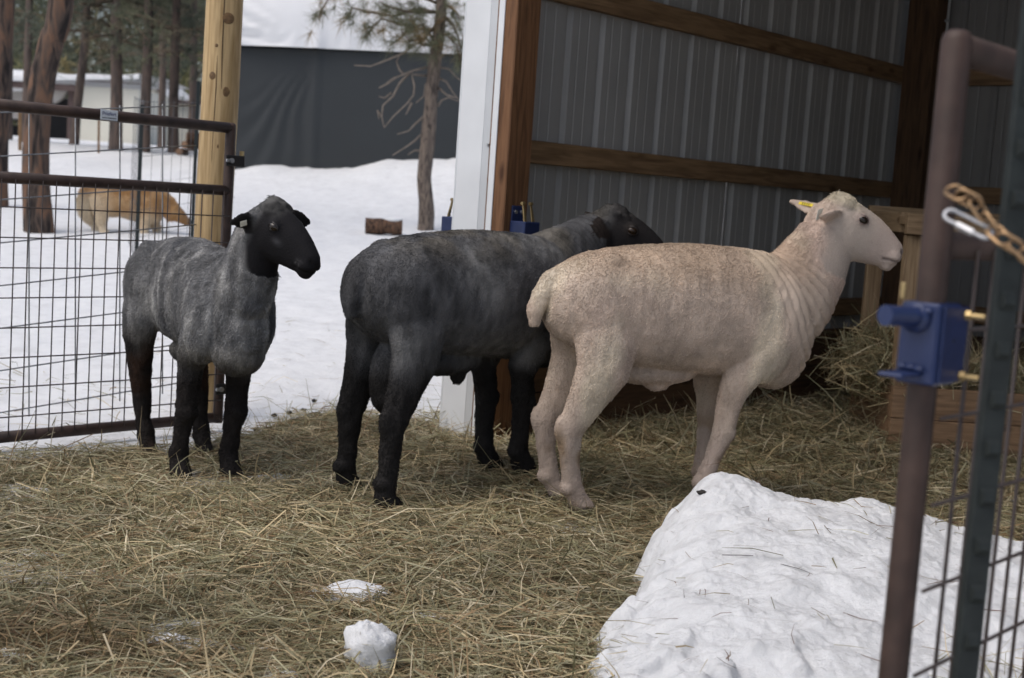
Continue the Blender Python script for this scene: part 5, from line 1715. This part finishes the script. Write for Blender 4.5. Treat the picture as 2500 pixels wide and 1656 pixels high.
# light grey sheep with black face, turned toward the camera
s1, hm1, ears1 = sheep((-1.07, 4.57, 0.0), radians(-54), 0.9, -0.29,
    dict(HL=(-0.215, 0.135, -0.02), HR=(-0.278, -0.05, -0.02), FL=(0.156, 0.071, 0.0), FR=(0.137, -0.098, 0.0)),
    [(0.27, 0, 0.60), (0.342, 0.0, 0.65), (0.392, 0.003, 0.725), (0.428, 0.007, 0.80), (0.452, 0.011, 0.848)],
    [(0.145, 0.105), (0.124, 0.092), (0.098, 0.078), (0.085, 0.070), (0.078, 0.062)],
    ((0.460, 0.012, 0.848), 24, 26, 2), col_grey,
    'light grey sheep with black face turned toward the camera beside the open gate',
    dict(ears=[((0.015, 0.062, 0.060), (0.18, 0.95, -0.05), (0.75, -0.25, 0.40), 0.140, 0.040), ((-0.01, -0.064, 0.045), (-0.25, -0.78, -0.42), (0.85, -0.3, -0.1), 0.090, 0.038)],
         wrinkle=(0.003, 24.0, 1.0), bump=0.0040, nhair=110000, hair_r=0.0009, lidm=plain('eyelid_black', (0.014, 0.012, 0.012), 0.4), eyem='eye', seed=9, shag=0.004, rib=0.003, headw=1.1, heads=0.86, fat=0.73, drop=0.045,
         extra=[((0.25, 0.0, 0.44), (0.12, 0.06, 0.045))]))
ear_tag(s1, ears1[1], 0.55, 'tag_white', (0.022, 0.020), off=0.007)

# ------------------------------------------------------------------ dog behind the gate
def dog():
    x0, y0 = -3.40, 12.0
    root = empty('dog', (x0, y0, gz(x0, y0) - 0.045), radians(6), 'golden long haired dog sniffing the snow behind the gate', 'dog')
    mb = MB()
    rings = []
    for (x, zt, zb, w) in [(-.40, .40, .27, .055), (-.355, .435, .19, .095), (-.27, .455, .15, .112), (-.14, .452, .165, .112), (-.02, .45, .135, .118), (.08, .455, .11, .122), (.16, .445, .12, .115), (.22, .40, .16, .085)]:
        zc = (zt + zb) / 2
        rings.append(((x, 0, zc), (0, 1, 0), (0, 0, 1), w, zt - zc, zc - zb, 1.0))
    loft(mb, rings, 24)
    limb(mb, [(.10, 0, .345), (.20, 0, .315), (.28, 0, .27), (.33, 0, .235)], [.115, .105, .09, .075], [.09, .085, .075, .065], 18)
    limb(mb, [(.29, 0, .25), (.34, 0, .225), (.385, 0, .195), (.42, 0, .17), (.455, 0, .148), (.475, 0, .138)], [.055, .072, .06, .043, .036, .02], [.05, .062, .052, .036, .03, .018], 18)
    for sg in (-1, 1):
        limb(mb, [(.325, sg * .055, .28), (.305, sg * .07, .23), (.30, sg * .07, .175), (.305, sg * .062, .15)], [.028, .036, .034, .012], [.012, .012, .011, .008], 12)
    limb(mb, [(-.38, 0, .40), (-.425, 0, .35), (-.44, 0, .27), (-.425, 0, .18), (-.395, 0, .10)], [.040, .058, .068, .064, .03], [.035, .048, .055, .05, .02], 14)
    for sg, dx in ((-1, 0.05), (1, -0.04)):
        limb(mb, [(-.30, sg * .055, .33), (-.285, sg * .062, .24), (-.30 + dx * .4, sg * .06, .16), (-.335 + dx, sg * .06, .095), (-.315 + dx, sg * .06, .03), (-.29 + dx, sg * .06, .0)], [.10, .088, .060, .040, .034, .040], [.058, .054, .042, .031, .028, .032], 14)
    for sg, dx in ((-1, -0.03), (1, 0.06)):
        limb(mb, [(.12, sg * .07, .30), (.11, sg * .075, .22), (.115 + dx * .5, sg * .07, .14), (.12 + dx, sg * .07, .06), (.125 + dx, sg * .07, .02), (.14 + dx, sg * .07, .0)], [.085, .070, .050, .038, .034, .040], [.052, .048, .040, .031, .028, .032], 14)
    me = remesh(mb, 0.008, 4)
    n = len(me.vertices)
    V = np.empty(n * 3, np.float32)
    me.vertices.foreach_get('co', V)
    V = V.reshape(-1, 3).astype(float)
    c = np.tile(np.array((0.43, 0.25, 0.11)), (n, 1))
    c = mix(c, (0.60, 0.42, 0.24), sstep(-0.1, 0.35, fbm(V[:, 0] * 7, V[:, 1] * 7, V[:, 2] * 7, 3)) * 0.8)
    c = mix(c, (0.78, 0.70, 0.56), sstep(-0.33, -0.40, V[:, 0]) * sstep(0.36, 0.25, V[:, 2]))
    c = mix(c, (0.72, 0.61, 0.45), sstep(0.26, 0.13, V[:, 2]) * (V[:, 0] < 0.25) * 0.8)
    c = mix(c, (0.74, 0.63, 0.47), sstep(-0.12, -0.32, V[:, 0]) * sstep(0.42, 0.30, V[:, 2]) * 0.8)
    c = mix(c, (0.20, 0.11, 0.05), sstep(0.33, 0.42, V[:, 0]) * 0.8)
    c = mix(c, (0.02, 0.016, 0.014), sstep(0.462, 0.470, V[:, 0]))
    a = me.color_attributes.new('Col', 'FLOAT_COLOR', 'POINT')
    c4 = np.ones((n, 4), np.float32)
    c4[:, :3] = c
    a.data.foreach_set('color', c4.ravel())
    me.polygons.foreach_set('use_smooth', [True] * len(me.polygons))
    me.materials.clear()
    me.materials.append(M['coat'])
    link('body', me, root)
    hl = np.where(V[:, 0] > 0.33, 0.006, 0.022) + 0.015 * (V[:, 0] < -0.39)
    hl = np.where(V[:, 2] < 0.08, 0.006, hl)
    w = grow_wool(root, me, V, hl, c, 16000, 0.0018, (-0.5, 0, -0.8), 0.95, 21)
    w.name = 'fur'
    for sg in (-1, 1):
        obj('eye', MB().ball((.385, sg * .044, .222), .008, 10, 8), 'eye', root, True)
dog()
